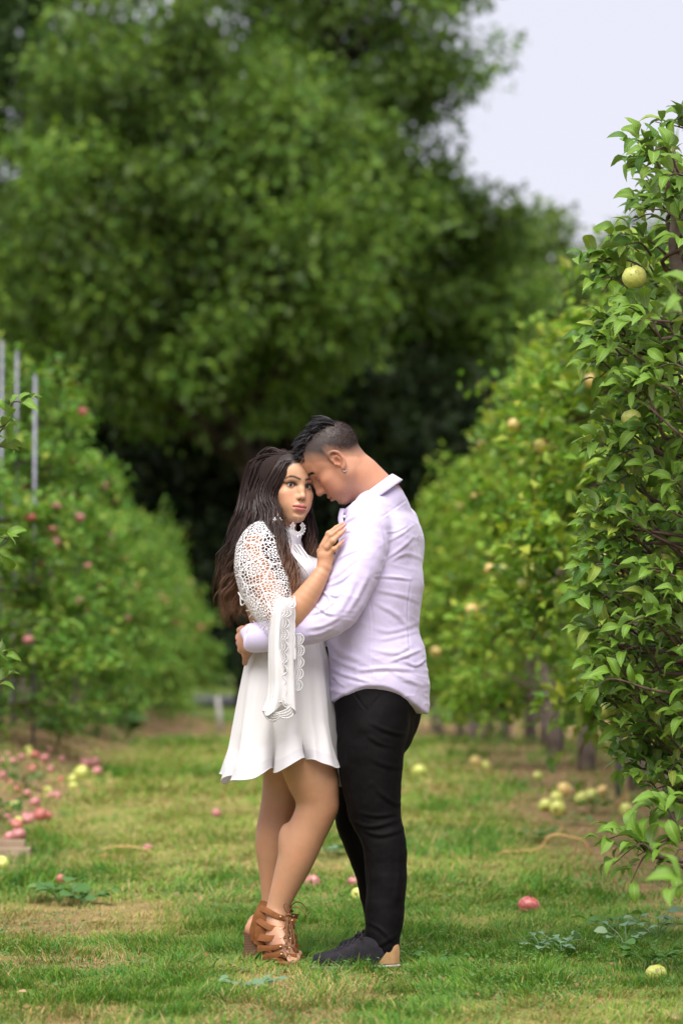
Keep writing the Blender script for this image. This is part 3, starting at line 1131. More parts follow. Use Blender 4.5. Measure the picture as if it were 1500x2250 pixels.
def head_field(par, neck_to, h=0.0021, neck_r=(.052, .058)):
    """head in its own frame: x to its left, y forward, z up, origin between the ears at eye height"""
    g = par.get
    j, nz = g('jaw', 1.0), g('nose', 1.0)
    nt_ = np.asarray(neck_to, float)
    lo = np.minimum([-.10, -.125, -.15], nt_ - .07)
    hi = np.maximum([.10, .145, .135], nt_ + .07)
    f = Field(lo, hi, h)
    f.op(p_ell((0, -.006, .036), (.074, .094, .079)), .01)                  # cranium
    f.op(p_ell((0, .030, .038), (.064, .060, .058)), .03)                   # forehead
    f.op(p_ell((0, .026, -.035), (.0590 * (0.5 + 0.5 * j), .056, .078)), .03)  # face mass
    f.op(p_ell((0, .0665, -.098), (.019 * j, .0185, .0175)), .026)          # chin
    for s in (-1, 1):
        f.op(p_cap((s * .045 * j, .004, -.056), (s * .018 * j, .062, -.100), .0150, .0125), .028)     # jaw
        f.op(p_cap((s * .052, -.004, -.012), (s * .046 * j, .002, -.052), .016, .0155), .025)
        f.op(p_ell((s * .042, .055, -.026), (.020, .022, .016)), .022)      # cheekbone
        f.op(p_ell((s * .033, .056, -.056), (.023, .025, .027)), .026)      # cheek
        f.op(p_cap((s * .010, .083, .018), (s * .044, .064, .018), g('brow', .009), .008), .016)    # brow ridge
        f.op(p_ell((s * .0325, .097, -.002), (.0180, .0195, .0115)), .013, sub=True)                # socket
    f.op(p_ell((0, .067, -.070), (.031, .027, .029)), .024)                 # muzzle
    # nose
    tipz, tipy = -.037 - .004 * (nz - 1), .0855 + .0195 * nz
    f.op(p_ell((0, .083, -.026), (.0125, .0165, .022)), .016)
    f.op(p_cap((0, .082, .010), (0, .085 + .0075 * nz, -.014), .0070, .0076 * nz), .013)
    f.op(p_cap((0, .085 + .0075 * nz, -.014), (0, tipy - .005, tipz + .004), .0074 * nz, .0086 * nz), .008)
    f.op(p_ell((0, tipy - .003, tipz), (.0092 * nz, .0092 * nz, .0084 * nz)), .006)
    for s in (-1, 1):
        f.op(p_ell((s * .0110 * nz, tipy - .0145, tipz - .003), (.0062 * nz, .0105 * nz, .0072 * nz)), .007)
        f.op(p_ell((s * .0062 * nz, tipy - .010, tipz - .0105), (.0034, .0062, .0036)), .003, sub=True)
    # mouth
    lw = g('lip', 1.0)
    f.op(p_ell((0, .0910, -.0665), (.0200, .0076, .0058 * lw)), .007)
    for s in (-1, 1):
        f.op(p_ell((s * .006, .0932, -.0645), (.0080, .0052, .0046 * lw)), .004)
        f.op(p_ell((s * .0225, .0865, -.0717), (.0026, .0036, .0014)), .005, sub=True)     # mouth corners
    f.op(p_ell((0, .0895, -.0780), (.0165, .0088, .0074 * lw)), .006)
    f.op(p_ell((0, .0990, -.0717), (.0225, .010, .0010)), .0028, sub=True)
    f.op(p_ell((0, .0890, -.0905), (.017, .006, .0045)), .012, sub=True)               # below the lip
    f.op(p_ell((0, .0975, -.0555), (.0028, .0045, .008)), .005, sub=True)              # philtrum
    # eyes: lids over a ball, an almond cut
    ex, ey = .0315, .0690
    er = g('eye_r', .0128)
    for s in (-1, 1):
        f.op(p_ell((s * ex, ey, 0), (er + .0026, er + .0016, er + .0014)), .0045)
        tl = g('eye_tilt', .10)
        R = np.array([[1, 0, s * -tl], [0, 1, 0], [s * tl, 0, 1]])
        op_ = g('eye_open', .0056)
        f.op(p_ell((s * ex, ey + .018, -.0005 + g('eye_dz', 0)), (.0150, .020, op_), R), .0010, sub=True)
    # ears
    for s in (-1, 1):
        c = np.array([s * (.0690 + .003 * (j > 1)), -.012 + g('ear_y', 0), -.008])
        e = lambda y, z, x=0.0: c + [s * (x + .004 - .30 * y), y, z]
        f.op(p_ell(c + [s * .004, -.004, 0], (.0055, .0155, .027)), .007)
        out = [(.011, .004), (.012, .020), (.003, .0295), (-.009, .0280), (-.0180, .016), (-.0185, -.002), (-.0125, -.017), (-.003, -.0265), (.004, -.029)]
        chain(f, [e(y, z, .0035) for y, z in out], [.0036, .0040, .0044, .0044, .0046, .0044, .0045, .0062, .0058], .003)
        chain(f, [e(y, z, .002) for y, z in ((.002, .017), (-.009, .010), (-.010, -.004), (-.004, -.014))], [.003, .0036, .0036, .003], .003)
        f.op(p_ell(e(.011, -.004, .004), (.004, .0045, .0055)), .003)
        f.op(p_ell(e(.002, -.002, .006), (.0075, .0065, .0105)), .004, sub=True)
        f.op(p_ell(e(-.003, .021, .0065), (.005, .006, .005)), .003, sub=True)
    # neck
    f.op(p_cap((0, -.022, -.045), nt_, *neck_r), .030)
    if g('more'):
        g('more')(f)
    return f


def eyeball(name, parent, M, s, gaze, iris=(0.05, 0.026, 0.014), r=.0122, centre=(.0315, .0690, 0)):
    """ball with white, iris and pupil, turned to gaze (in head space)"""
    nu, nv = 24, 17
    th = np.concatenate([np.linspace(0, .60, 9), np.linspace(.7, np.pi, nv - 9)])
    a = np.linspace(0, 2 * np.pi, nu, endpoint=False)
    g = nrm(np.asarray(gaze, float))
    x = nrm(np.cross(g, [0, 0, 1])); z = np.cross(x, g)
    V, C = [], []
    for t in th:
        rr = r * (1.045 if t < .46 else 1.0)
        V.append(rr * (np.cos(t) * g + np.sin(t) * (np.cos(a)[:, None] * x + np.sin(a)[:, None] * z)))
        col = (.004, .004, .004) if t < .20 else (iris if t < .44 else ((.02, .012, .01) if t < .50 else (.62, .58, .56)))
        C.append(np.tile(col, (nu, 1)))
    V = np.concatenate(V) + np.array([s * centre[0], centre[1], centre[2]])
    C = np.concatenate(C)
    i, j = np.meshgrid(np.arange(len(th) - 1), np.arange(nu), indexing='ij')
    F = np.stack([i * nu + j, (i + 1) * nu + j, (i + 1) * nu + (j + 1) % nu, i * nu + (j + 1) % nu], -1).reshape(-1, 4)
    W = (M[:3, :3] @ V.T).T + M[:3, 3]
    return wobj(name, W, F, M_eye, parent, C)


def headM(px, py, y, fwd, up, scale=1.0):
    """head space -> world: columns left? x = fwd x up reversed so that x is the face's left seen from inside"""
    f = nrm(np.asarray(fwd, float)); u = np.asarray(up, float)
    u = nrm(u - f * (u @ f))
    x = np.cross(f, u)          # the head's right
    M = np.eye(4)
    M[:3, 0], M[:3, 1], M[:3, 2] = x * scale, f * scale, u * scale
    M[:3, 3] = at(px, py, y)
    return M


def to_head(M, p):
    return np.linalg.inv(M[:3, :3]) @ (np.asarray(p) - M[:3, 3])


def strands(guides, per, spread, width, rnd, taper=True, sides=3, wave=None, pts=26, jitter=.25, contrast=1.0):
    """hair: strands that follow guide curves, each with its own offset; returns MB with colours"""
    mb = MB()
    VV, FF, CC, n0 = [], [], [], 0
    for gi, (G, rad) in enumerate(guides):
        G = spline(G, pts)
        T, N1, B1 = frames(G)
        rad = np.interp(np.linspace(0, 1, pts), np.linspace(0, 1, len(rad)), rad)
        m = per if np.isscalar(per) else per[gi]
        for q in range(m):
            rr, aa = math.sqrt(rnd.random()), rnd.uniform(0, 6.283)
            tw = rnd.uniform(-.8, .8)
            t = np.linspace(0, 1, pts)
            ang = aa + tw * t
            off = (N1 * np.cos(ang)[:, None] + B1 * np.sin(ang)[:, None]) * (rr * rad)[:, None]
            ph, fr = rnd.uniform(0, 6.28), rnd.uniform(.7, 1.4)
            wv = jitter * rad * np.sin(ph + fr * 9 * t)
            P = G + off + N1 * wv[:, None]
            cut = rnd.uniform(.62, 1.0)
            P = np.stack([np.interp(t * cut, t, P[:, c]) for c in range(3)], -1)
            w = width * rnd.uniform(.6, 1.25)
            ws = w * (np.clip(1.0 - t ** 3, .12, 1) if taper else np.ones(pts))
            a_ = rnd.uniform(0, 3.14)
            sd_ = (N1 * math.cos(a_) + B1 * math.sin(a_)) * (ws * 1.5)[:, None]
            V = np.stack([P - sd_, P + sd_], 1).reshape(-1, 3)         # a flat ribbon for each strand
            q_ = np.arange(pts - 1)[:, None] * 2
            VV.append(V)
            FF.append(q_ + np.array([[0, 1, 3, 2]]) + n0)
            n0 += len(V)
            shade = rnd.uniform(.7, 1.35) ** contrast
            CC.append((shade, np.repeat(t * cut, 2)))
    return np.concatenate(VV), np.concatenate(FF), CC
# ------------------------------------------------------------------ people: shared materials and face painting
M_eye = mat_attr('eye_wet', 0.06, 0.6)
M_skinW = mat_skin('skin_tan', 0.42)
M_skinM = mat_skin('skin_brown', 0.48)
M_hairM = mat_attr('hair', 0.42, 0.28)
M_lash = mat_plain('lash', (0.012, 0.010, 0.010), rough=0.6)


def gauss(d, w):
    return np.exp(-(d / w) ** 2)


def seg_d(P, pts):
    """distance from points (n,2) to a polyline"""
    best = np.full(len(P), 1e9)
    for k in range(len(pts) - 1):
        a, c = np.asarray(pts[k], float), np.asarray(pts[k + 1], float)
        e = c - a
        t = np.clip(((P - a) @ e) / (e @ e + 1e-12), 0, 1)
        best = np.minimum(best, np.linalg.norm(P - a - t[:, None] * e, axis=1))
    return best


def blend(c, col, w):
    return c * (1 - w[:, None]) + np.asarray(col) * w[:, None]


def paint_woman(V):
    x, y, z = V.T
    ax = np.abs(x)
    front = smooth01(.03, .06, y)
    c = np.tile((.56, .315, .190), (len(V), 1))
    c = blend(c, (.60, .27, .17), .45 * gauss(np.hypot(ax - .045, z + .040), .022) * front)        # warm cheeks
    c = blend(c, (.64, .385, .255), .5 * gauss(np.hypot(x, z - .055), .030) * front)
    c = blend(c, (.64, .385, .255), .5 * gauss(np.hypot(ax - .030, z + .024), .010) * front)
    c = blend(c, (.40, .195, .110), .6 * smooth01(.046, .062, ax) * smooth01(.0, .03, y) * smooth01(-.02, -.05, z))   # contour
    # eye shadow and liner
    u = np.stack([ax, z], -1)
    c = blend(c, (.13, .055, .038), .85 * gauss(np.hypot((ax - .035) / 1.7, (z - .007)), .0075) * front)
    c = blend(c, (.10, .05, .04), .55 * gauss(np.hypot((ax - .037) / 1.5, z + .0062), .0045) * front)
    c = blend(c, (.02, .012, .010), .92 * gauss(seg_d(u, [(.0165, .0010), (.022, .0052), (.031, .0070), (.040, .0062), (.0475, .0035), (.054, .0055)]), .0036) * front)
    c = blend(c, (.035, .02, .018), .75 * gauss(seg_d(u, [(.022, -.0050), (.031, -.0060), (.040, -.0050), (.0475, .0015)]), .0021) * front)
    # brows
    c = blend(c, (.016, .010, .009), 1.0 * gauss(seg_d(u, [(.0115, .0195), (.020, .0225), (.031, .0262), (.040, .0262)]), .0040) * front)
    c = blend(c, (.016, .010, .009), .95 * gauss(seg_d(u, [(.040, .0262), (.047, .0235), (.0525, .0190)]), .0026) * front)
    # lips
    zl = z - 4.5 * x * x
    lip = ((x / .0240) ** 2 + ((zl + .0717) / np.where(zl > -.0717, .0094 - .0016 * gauss(x, .004), .0130)) ** 2)
    lw = smooth01(1.12, .86, lip) * smooth01(.078, .084, y)
    c = blend(c, (.52, .155, .135), lw * .92)
    c = blend(c, (.16, .04, .035), .8 * gauss(zl + .0717, .0013) * smooth01(.024, .021, ax) * smooth01(.078, .084, y))
    # nose sides and nostrils
    c = blend(c, (.20, .09, .06), .8 * gauss(np.hypot(ax - .0062, z + .0475), .0032) * smooth01(.085, .09, y))
    return np.clip(c, .005, 1)


def man_scalp(V):
    """0 skin .. 1 dense hair: a faded cut, longer on top"""
    x, y, z = V.T
    ax = np.abs(x)
    # hair line as a height over y
    line = np.interp(y, [-.12, -.09, -.055, -.030, -.012, .004, .012, .022, .040, .056, .066, .085, .10],
                     [-.062, -.064, -.050, -.020, .006, .006, -.012, .004, .026, .034, .046, .064, .072])
    h = z - line
    n = fbm(x * 160, y * 160, z * 160, seed=4)
    s = smooth01(-.004, .010, h + (n - .5) * .010)
    fade = .30 + .70 * smooth01(.0, .062, h) 
    return s * fade


def paint_man(V):
    x, y, z = V.T
    ax = np.abs(x)
    front = smooth01(.03, .06, y)
    c = np.tile((.50, .255, .165), (len(V), 1))
    c = blend(c, (.50, .20, .13), .5 * gauss(np.hypot(ax - .045, z + .040), .026) * smooth01(0, .04, y))
    c = blend(c, (.56, .22, .15), .6 * smooth01(.066, .076, ax) * gauss(z + .008, .035) * gauss(y + .0, .03))      # ears
    c = blend(c, (.32, .16, .11), .45 * gauss(np.hypot(ax - .034, z + .002), .012) * front)
    n = fbm(x * 240, y * 240, z * 240, seed=9)
    # stubble along jaw, goatee and lip
    st = smooth01(-.062, -.085, z + .10 * (.06 - y).clip(0, .1)) * smooth01(-.02, .03, y)
    c = blend(c, (.24, .14, .10), np.clip(.26 * st * (.5 + n), 0, 1))
    go = gauss(np.hypot(x / 1.2, np.hypot(y - .082, z + .102)), .0135)
    c = blend(c, (.030, .020, .016), np.clip(1.5 * go * (.6 + .8 * n), 0, .97))
    mo = gauss(np.hypot(ax - .014, (z + .0605) * 2.2), .013) * smooth01(.082, .088, y)
    c = blend(c, (.10, .06, .045), np.clip(.55 * mo * (.5 + n), 0, 1))
    lip = ((x / .0225) ** 2 + ((z + .0715) / np.where(z > -.0715, .0068, .0100)) ** 2)
    c = blend(c, (.42, .17, .14), smooth01(1.15, .85, lip) * smooth01(.078, .084, y) * .85)
    c = blend(c, (.10, .035, .03), .85 * gauss(z + .0717, .0014) * smooth01(.027, .022, ax) * smooth01(.075, .082, y))
    u = np.stack([ax, z], -1)
    c = blend(c, (.022, .015, .013), np.clip(1.1 * gauss(seg_d(u, [(.010, .0180), (.020, .0205), (.033, .0230), (.043, .0205), (.050, .0165)]), .0040) * (.7 + .6 * n), 0, .95) * front)
    c = blend(c, (.03, .018, .015), .85 * gauss(seg_d(u, [(.018, -.001), (.025, .0022), (.035, .0026), (.046, .0004)]), .0017) * front)
    c = blend(c, (.16, .07, .05), .8 * gauss(np.hypot(ax - .0066, z + .049), .0034) * smooth01(.085, .09, y))
    sc = man_scalp(V)
    c = blend(c, (.022, .017, .018), np.clip(sc, 0, .96))
    return np.clip(c, .005, 1)


def lashes(parent, M, eye_open=.0056, tilt=.10, wing=.003, w=.0007, lower=False):
    for s in (-1, 1):
        t = np.linspace(.06, .94, 13)
        ang = np.pi * (1 - t) if s > 0 else np.pi * t
        lx, lz = np.cos(ang) * .0150, np.sin(ang) * eye_open
        X = s * .0315 + lx - s * tilt * lz
        Z = -.0005 + lz + s * tilt * lx
        Y = .0690 + np.sqrt(np.clip(.0146 ** 2 - lx ** 2 * .92 - lz ** 2, 1e-6, 1)) + .0006
        P = np.stack([X, Y, Z], -1)
        outer = P[-1] if abs(P[-1][0]) > abs(P[0][0]) else P[0]
        mb = MB()
        mb.add(*tube((M[:3, :3] @ P.T).T + M[:3, 3], w * np.sin(np.linspace(.35, 2.8, 13)) + .0003, 5))
        for k in range(len(P)):                       # single lashes
            o = (abs(P[k][0]) - .0315) / .015
            d = np.array([np.sign(P[k][0]) * (.15 + .55 * o), .55, .62]) 
            Q_ = np.stack([P[k], P[k] + d * .004, P[k] + d * .006 + [0, 0, .003]])
            mb.add(*tube((M[:3, :3] @ Q_.T).T + M[:3, 3], [.0004, .0003, .0001], 3))
        mb.obj('eyelashes', M_lash, parent)
# ------------------------------------------------------------------ the woman
Fw, Lw = np.array([.94, -.34, 0]), np.array([.34, .94, 0])
UP = np.array([0, 0, 1.0])
woman = empty('person', at(605, 2101.5, 0.0) * [1, 1, 0], 'woman in short white lace-sleeved dress with long dark wavy hair, facing right', 'person')
MW = headM(631, 1070, 0.0, (.515, -.857, 0.0), (.085, 0, 1), .970)


def W2(M, V):
    return (M[:3, :3] @ np.asarray(V).T).T + M[:3, 3]


body = MB()
# head
nb = to_head(MW, at(618, 1195, .01))
V, Q = head_field({'lip': 1.15, 'jaw': .93, 'eye_open': .0063}, nb, neck_r=(.044, .048)).mesh()
colH = paint_woman(V)
hl = np.interp(np.abs(V[:, 0]), [0, .03, .05, .062, .07], [.073, .068, .050, .015, -.02])
colH = blend(colH, (.022, .013, .011), smooth01(-.002, .006, V[:, 2] - hl) * (V[:, 2] > -.03))
body.add(W2(MW, V), Q, colH)
SKW = np.array((.47, .250, .145))
# torso, legs, feet
f = Field(at(470, 2125, -.28) * [1, 0, 0] + [0, D0 - .30, -.01], at(775, 1160, .28) * [1, 0, 1] + [0, D0 + .30, 0], .0042)
tor = [(606, 1218, .078, .150), (606, 1255, .100, .150), (607, 1320, .094, .134), (620, 1395, .084, .118), (628, 1450, .095, .138), (626, 1500, .100, .142)]
echain(f, [at(a, b, 0) for a, b, c, d in tor], Fw, [(c, d) for a, b, c, d in tor], .03)
cR, cL = at(604, 1208, 0) - Lw * .158, at(604, 1208, 0) + Lw * .158
for c in (cR, cL):
    f.op(p_cap(at(617, 1185, 0), c, .040, .048), .03)
for s in (-1, 1):
    f.op(p_ell(at(610, 1262, 0) + Fw * .085 + Lw * s * .065, (.05, .05, .052)), .03)
nearleg = [(a_, b_, c_, d_ * (.985 if b_ < 1740 else .925)) for a_, b_, c_, d_ in [(616, 1490, -.070, .082), (650, 1600, -.078, .088), (684, 1700, -.088, .085), (697, 1757, -.092, .0715), (691, 1790, -.092, .068), (674, 1827, -.09, .066), (660, 1860, -.088, .0650),
           (648, 1893, -.087, .0600), (635, 1926, -.086, .0520), (622, 1960, -.085, .0435), (611, 1992, -.085, .0375), (606, 2018, -.087, .034)]]
farleg = [(636, 1490, .070, .082), (640, 1600, .078, .086), (632, 1700, .088, .078), (621, 1757, .085, .067), (613, 1793, .082, .0635), (607, 1827, .08, .0640), (605, 1860, .08, .0630),
          (606, 1893, .08, .057), (604, 1926, .08, .048), (602, 1960, .08, .0405), (600, 1992, .08, .036), (598, 2016, .078, .033)]
for leg in (nearleg, farleg):
    chain(f, [at(a, b, c) for a, b, c, d in leg], [d for *_, d in leg], .02)
f.op(p_ell(at(722, 1770, -.096), (.026, .032, .034)), .02)
f.op(p_ell(at(630, 1850, -.085), (.028, .034, .060)), .012)
f.op(p_ell(at(586, 1858, .08), (.026, .030, .060)), .012)


def bare_foot(f, dx, dy, dpy):
    g = lambda px, py, y: at(px + dx, py + dpy, y + dy)
    chain(f, [g(604, 2018, -.088), g(566, 2036, -.075)], [.034, .0300], .02)
    f.op(p_ell(g(556, 2043, -.070), (.026, .026, .026)), .02)
    chain(f, [g(566, 2047, -.075), g(600, 2066, -.125), g(628, 2092, -.175)], [.021, .0245, .0235], .02)
    chain(f, [g(604, 2024, -.095), g(618, 2058, -.145), g(632, 2090, -.185)], [.032, .027, .018], .02)
    for k, (px, py, y) in enumerate(((655, 2105, -.185), (653, 2110, -.203), (648, 2112, -.216), (642, 2113, -.226), (635, 2113, -.232))):
        f.op(p_cap(g(628 + k * 1.5 - 3, 2094 + k, -.170 - .010 * k), g(px, py, y), .0125 - .0012 * k, .0105 - .0010 * k), .004)


bare_foot(f, 0, 0, 0)
bare_foot(f, 4, .150, -10)
V, Q = f.mesh()
V = relax(V, Q, 10)
n0 = len(V)
px_, py_ = project(V)
colB = np.tile(SKW, (n0, 1))
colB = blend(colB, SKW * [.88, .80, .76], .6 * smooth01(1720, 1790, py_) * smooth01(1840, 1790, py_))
colB = blend(colB, (.47, .26, .19), .5 * smooth01(2020, 2060, py_))
body.add(V, Q, colB)
# right arm and hand
f = Field(at(520, 1400, -.34) * [1, 0, 1] + [0, D0 - .34, -.02], at(775, 1140, -.2) * [1, 0, 1] + [0, D0 - .12, 0], .0021)
arm = [(566, 1208, -.155, .047), (588, 1285, -.195, .044), (612, 1345, -.235, .041), (632, 1364, -.247, .041), (656, 1336, -.252, .0405), (684, 1297, -.254, .033), (704, 1264, -.252, .0245)]
chain(f, [at(a, b, c) for a, b, c, d in arm], [d for *_, d in arm], .025)
cx = np.array([1.0, .1, 0])
echain(f, [at(704, 1264, -.252), at(713, 1247, -.250), at(716, 1222, -.247), at(716, 1203, -.245)], cx, [(.024, .0185), (.0215, .0165), (.0250, .0150), (.0225, .0135)], .014)
fing = [[(708, 1200, -.236), (722, 1173, -.236), (738, 1160, -.230), (749, 1152, -.224)],
        [(712, 1197, -.250), (727, 1176, -.254), (744, 1163, -.247), (756, 1154, -.240)],
        [(719, 1203, -.256), (731, 1189, -.261), (746, 1175, -.254), (756, 1166, -.248)],
        [(725, 1217, -.254), (734, 1207, -.260), (745, 1197, -.255), (752.5, 1190, -.250)]]
tips = []
for i, q in enumerate(fing):
    s = .88 if i == 3 else 1.0
    P = [at(*v) for v in q]
    chain(f, P, [.0098 * s, .0084 * s, .0072 * s, .0054 * s], .005)
    tips.append(P[-1])
    f.op(p_ell(P[1], (.0088 * s,) * 3), .006)
chain(f, [at(706, 1238, -.240), at(704, 1212, -.222), at(716, 1190, -.212), at(730, 1176, -.206)], [.013, .0115, .0095, .007], .008)
V, Q = f.mesh()
colA = np.tile(SKW * [1.03, 1.03, 1.03], (len(V), 1))
for t in tips:
    colA = blend(colA, (.60, .27, .22), .6 * gauss(np.linalg.norm(V - t, axis=1), .013))
body.add(V, Q, colA)
# left arm, behind the man
f = Field(at(600, 1400, 0) * [1, 0, 1] + [0, D0 + .06, 0], at(860, 1170, .3) * [1, 0, 1] + [0, D0 + .40, 0], .005)
arm2 = [cL, at(672, 1290, .22), at(700, 1340, .27), at(765, 1270, .30), at(810, 1235, .29)]
chain(f, arm2, [.047, .043, .039, .030, .022], .02)
f.op(p_ell(at(826, 1222, .275), (.042, .014, .035)), .02)
for k in range(4):
    f.op(p_cap(at(838, 1212 + 7 * k, .272), at(868, 1204 + 9 * k, .262), .0085, .007), .006)
V, Q = f.mesh()
body.add(V, Q, SKW)
wb = body.obj('body', M_skinW, woman)
for s in (-1, 1):
    eyeball('eye', woman, MW, s, (.30, 1, -.01), r=.0126)
lashes(woman, MW, .0063)
# nails
M_nail = mat_plain('nail', (.56, .22, .23), (.64, .32, .31), 60, .2, .5)
for i, q in enumerate(fing):
    a, b = at(*q[2]), at(*q[3])
    d = nrm(b - a)
    sd = nrm(np.cross(d, [0, -1, .3])); nn = nrm(np.cross(sd, d))
    if nn[1] > 0:
        nn = -nn
    c = b + nn * .0042 + d * .001
    th = np.linspace(0, 2 * np.pi, 12, endpoint=False)
    ring = c + np.cos(th)[:, None] * d * .0085 + np.sin(th)[:, None] * sd * .0042 - (np.sin(th) ** 2)[:, None] * nn * .0012
    tip = c + d * .0125
    Vn = np.concatenate([ring, [c + nn * .0012], ring - nn * .0012])
    Fn = np.array([[12, k, (k + 1) % 12] for k in range(12)])
    Fq = np.array([[k, 13 + k, 13 + (k + 1) % 12, (k + 1) % 12] for k in range(12)])
    wobj('fingernail', Vn, [Fn, Fq], M_nail, woman)

# ---- dress
def mat_cloth(name, trans=.22, rough=.75, weave=900, sheen=.25, bs=.05):
    m, nt, out = mat_new(name)
    a = N(nt, 'ShaderNodeAttribute', attribute_name='col')
    p = pbsdf(nt, None, a.outputs['Color'], rough, .25, bump(nt, noise_fac(nt, weave, 2), bs, .002))
    p.inputs['Sheen Weight'].default_value = sheen
    p.inputs['Sheen Roughness'].default_value = .5
    t = nt.nodes.new('ShaderNodeBsdfTranslucent')
    nt.links.new(a.outputs['Color'], t.inputs['Color'])
    mx = nt.nodes.new('ShaderNodeMixShader')
    mx.inputs[0].default_value = trans
    nt.links.new(p.outputs[0], mx.inputs[1]); nt.links.new(t.outputs[0], mx.inputs[2])
    nt.links.new(mx.outputs[0], out.inputs['Surface'])
    return m


M_chif = mat_cloth('white_chiffon', .22)
WHITE = np.array((.79, .78, .80))


def mat_lace(name, flower=1.0):
    """crochet lace: threads, nets and flowers, open in between; col = (u, v) in metres"""
    m, nt, out = mat_new(name)
    L = nt.links
    a = N(nt, 'ShaderNodeAttribute', attribute_name='col')
    sep = nt.nodes.new('ShaderNodeSeparateColor'); L.new(a.outputs['Color'], sep.inputs[0])
    uv = nt.nodes.new('ShaderNodeCombineXYZ'); L.new(sep.outputs[0], uv.inputs[0]); L.new(sep.outputs[1], uv.inputs[1])

    def math_(op, x, y=None, z=None):
        n = nt.nodes.new('ShaderNodeMath'); n.operation = op
        for i, v in enumerate((x, y, z)):
            if v is None:
                continue
            if hasattr(v, 'links'):
                L.new(v, n.inputs[i])
            else:
                n.inputs[i].default_value = v
        return n.outputs[0]
    vn = N(nt, 'ShaderNodeTexVoronoi', feature='DISTANCE_TO_EDGE', voronoi_dimensions='2D', Scale=108.0, Randomness=.85)
    L.new(uv.outputs[0], vn.inputs['Vector'])
    net = math_('LESS_THAN', vn.outputs['Distance'], .10)
    vf = N(nt, 'ShaderNodeTexVoronoi', feature='F1', voronoi_dimensions='2D', Scale=16.0, Randomness=.75)
    L.new(uv.outputs[0], vf.inputs['Vector'])
    # vector from the flower's centre
    sub = nt.nodes.new('ShaderNodeVectorMath'); sub.operation = 'SUBTRACT'
    L.new(uv.outputs[0], sub.inputs[0]); L.new(vf.outputs['Position'], sub.inputs[1])
    s2 = nt.nodes.new('ShaderNodeSeparateXYZ'); L.new(sub.outputs[0], s2.inputs[0])
    ang = math_('ARCTAN2', s2.outputs[1], s2.outputs[0])
    pet = math_('ABSOLUTE', math_('COSINE', math_('MULTIPLY', ang, 3.5)))
    rad = math_('ADD', math_('MULTIPLY', pet, .14), .24)
    d = vf.outputs['Distance']
    fl = math_('LESS_THAN', d, rad)
    rim = math_('LESS_THAN', math_('ABSOLUTE', math_('SUBTRACT', d, math_('SUBTRACT', rad, .11))), .035)
    ctr = math_('LESS_THAN', math_('ABSOLUTE', math_('SUBTRACT', d, .085)), .022)
    hole = math_('MAXIMUM', rim, ctr)
    petal = math_('MULTIPLY', fl, math_('SUBTRACT', 1.0, hole))
    v2 = N(nt, 'ShaderNodeTexVoronoi', feature='DISTANCE_TO_EDGE', voronoi_dimensions='2D', Scale=16.0, Randomness=.75)
    L.new(uv.outputs[0], v2.inputs['Vector'])
    cord = math_('LESS_THAN', v2.outputs['Distance'], .028)
    al = math_('MAXIMUM', math_('MAXIMUM', math_('MULTIPLY', net, math_('SUBTRACT', 1.0, fl)), math_('MULTIPLY', petal, flower)), cord)
    al = math_('MAXIMUM', al, sep.outputs[2])
    h = math_('ADD', math_('MULTIPLY', petal, .6), math_('MULTIPLY', math_('SUBTRACT', .2, vn.outputs['Distance']), 2.0))
    p = pbsdf(nt, None, (.68, .67, .69), .8, .2, bump(nt, h, .5, .004))
    tr = nt.nodes.new('ShaderNodeBsdfTransparent')
    mx = nt.nodes.new('ShaderNodeMixShader')
    L.new(al, mx.inputs[0]); L.new(tr.outputs[0], mx.inputs[1]); L.new(p.outputs[0], mx.inputs[2])
    L.new(mx.outputs[0], out.inputs['Surface'])
    return m


M_lace = mat_lace('crochet_lace')
dress = None
# bodice: offset torso
f = Field(at(480, 1440, 0) * [1, 0, 1] + [0, D0 - .26, 0], at(760, 1150, 0) * [1, 0, 1] + [0, D0 + .26, 0], .0035)
tb = [(614, 1226, .074, .112), (610, 1258, .106, .136), (611, 1320, .098, .136), (624, 1395, .090, .124), (629, 1425, .098, .135)]
echain(f, [at(a, b, 0) for a, b, c, d in tb], Fw, [(c, d) for a, b, c, d in tb], .03)
for c, q_ in ((cR, .42), (cL, 1.0)):
    s_ = at(620, 1186, -.01)
    f.op(p_cap(s_, s_ + (c - s_) * q_, .043, .046 if q_ < 1 else .052), .03)
for s in (-1, 1):
    f.op(p_ell(at(612, 1262, 0) + Fw * .090 + Lw * s * .065, (.056, .056, .056)), .025)
V, Q = f.mesh()
V = relax(V, Q, 2)
cent = at(612, 1300, 0)
bx, by = (V - cent) @ Fw, (V - cent) @ -Lw
pxv, pyv = project(V)
# open back: the bodice ends where the lacing shows skin
backopen = (bx < -.045) & (pyv > 1262) & (pyv < 1400)
keep = ~backopen[Q].any(1)
V2 = folds(V, Q, [([(560, 1420), (600, 1405), (640, 1412)], .004, 6)])
dress = wobj('dress', V2, Q[keep], M_chif, woman, np.tile(WHITE, (len(V), 1)))
dress['label'] = 'short white chiffon dress'

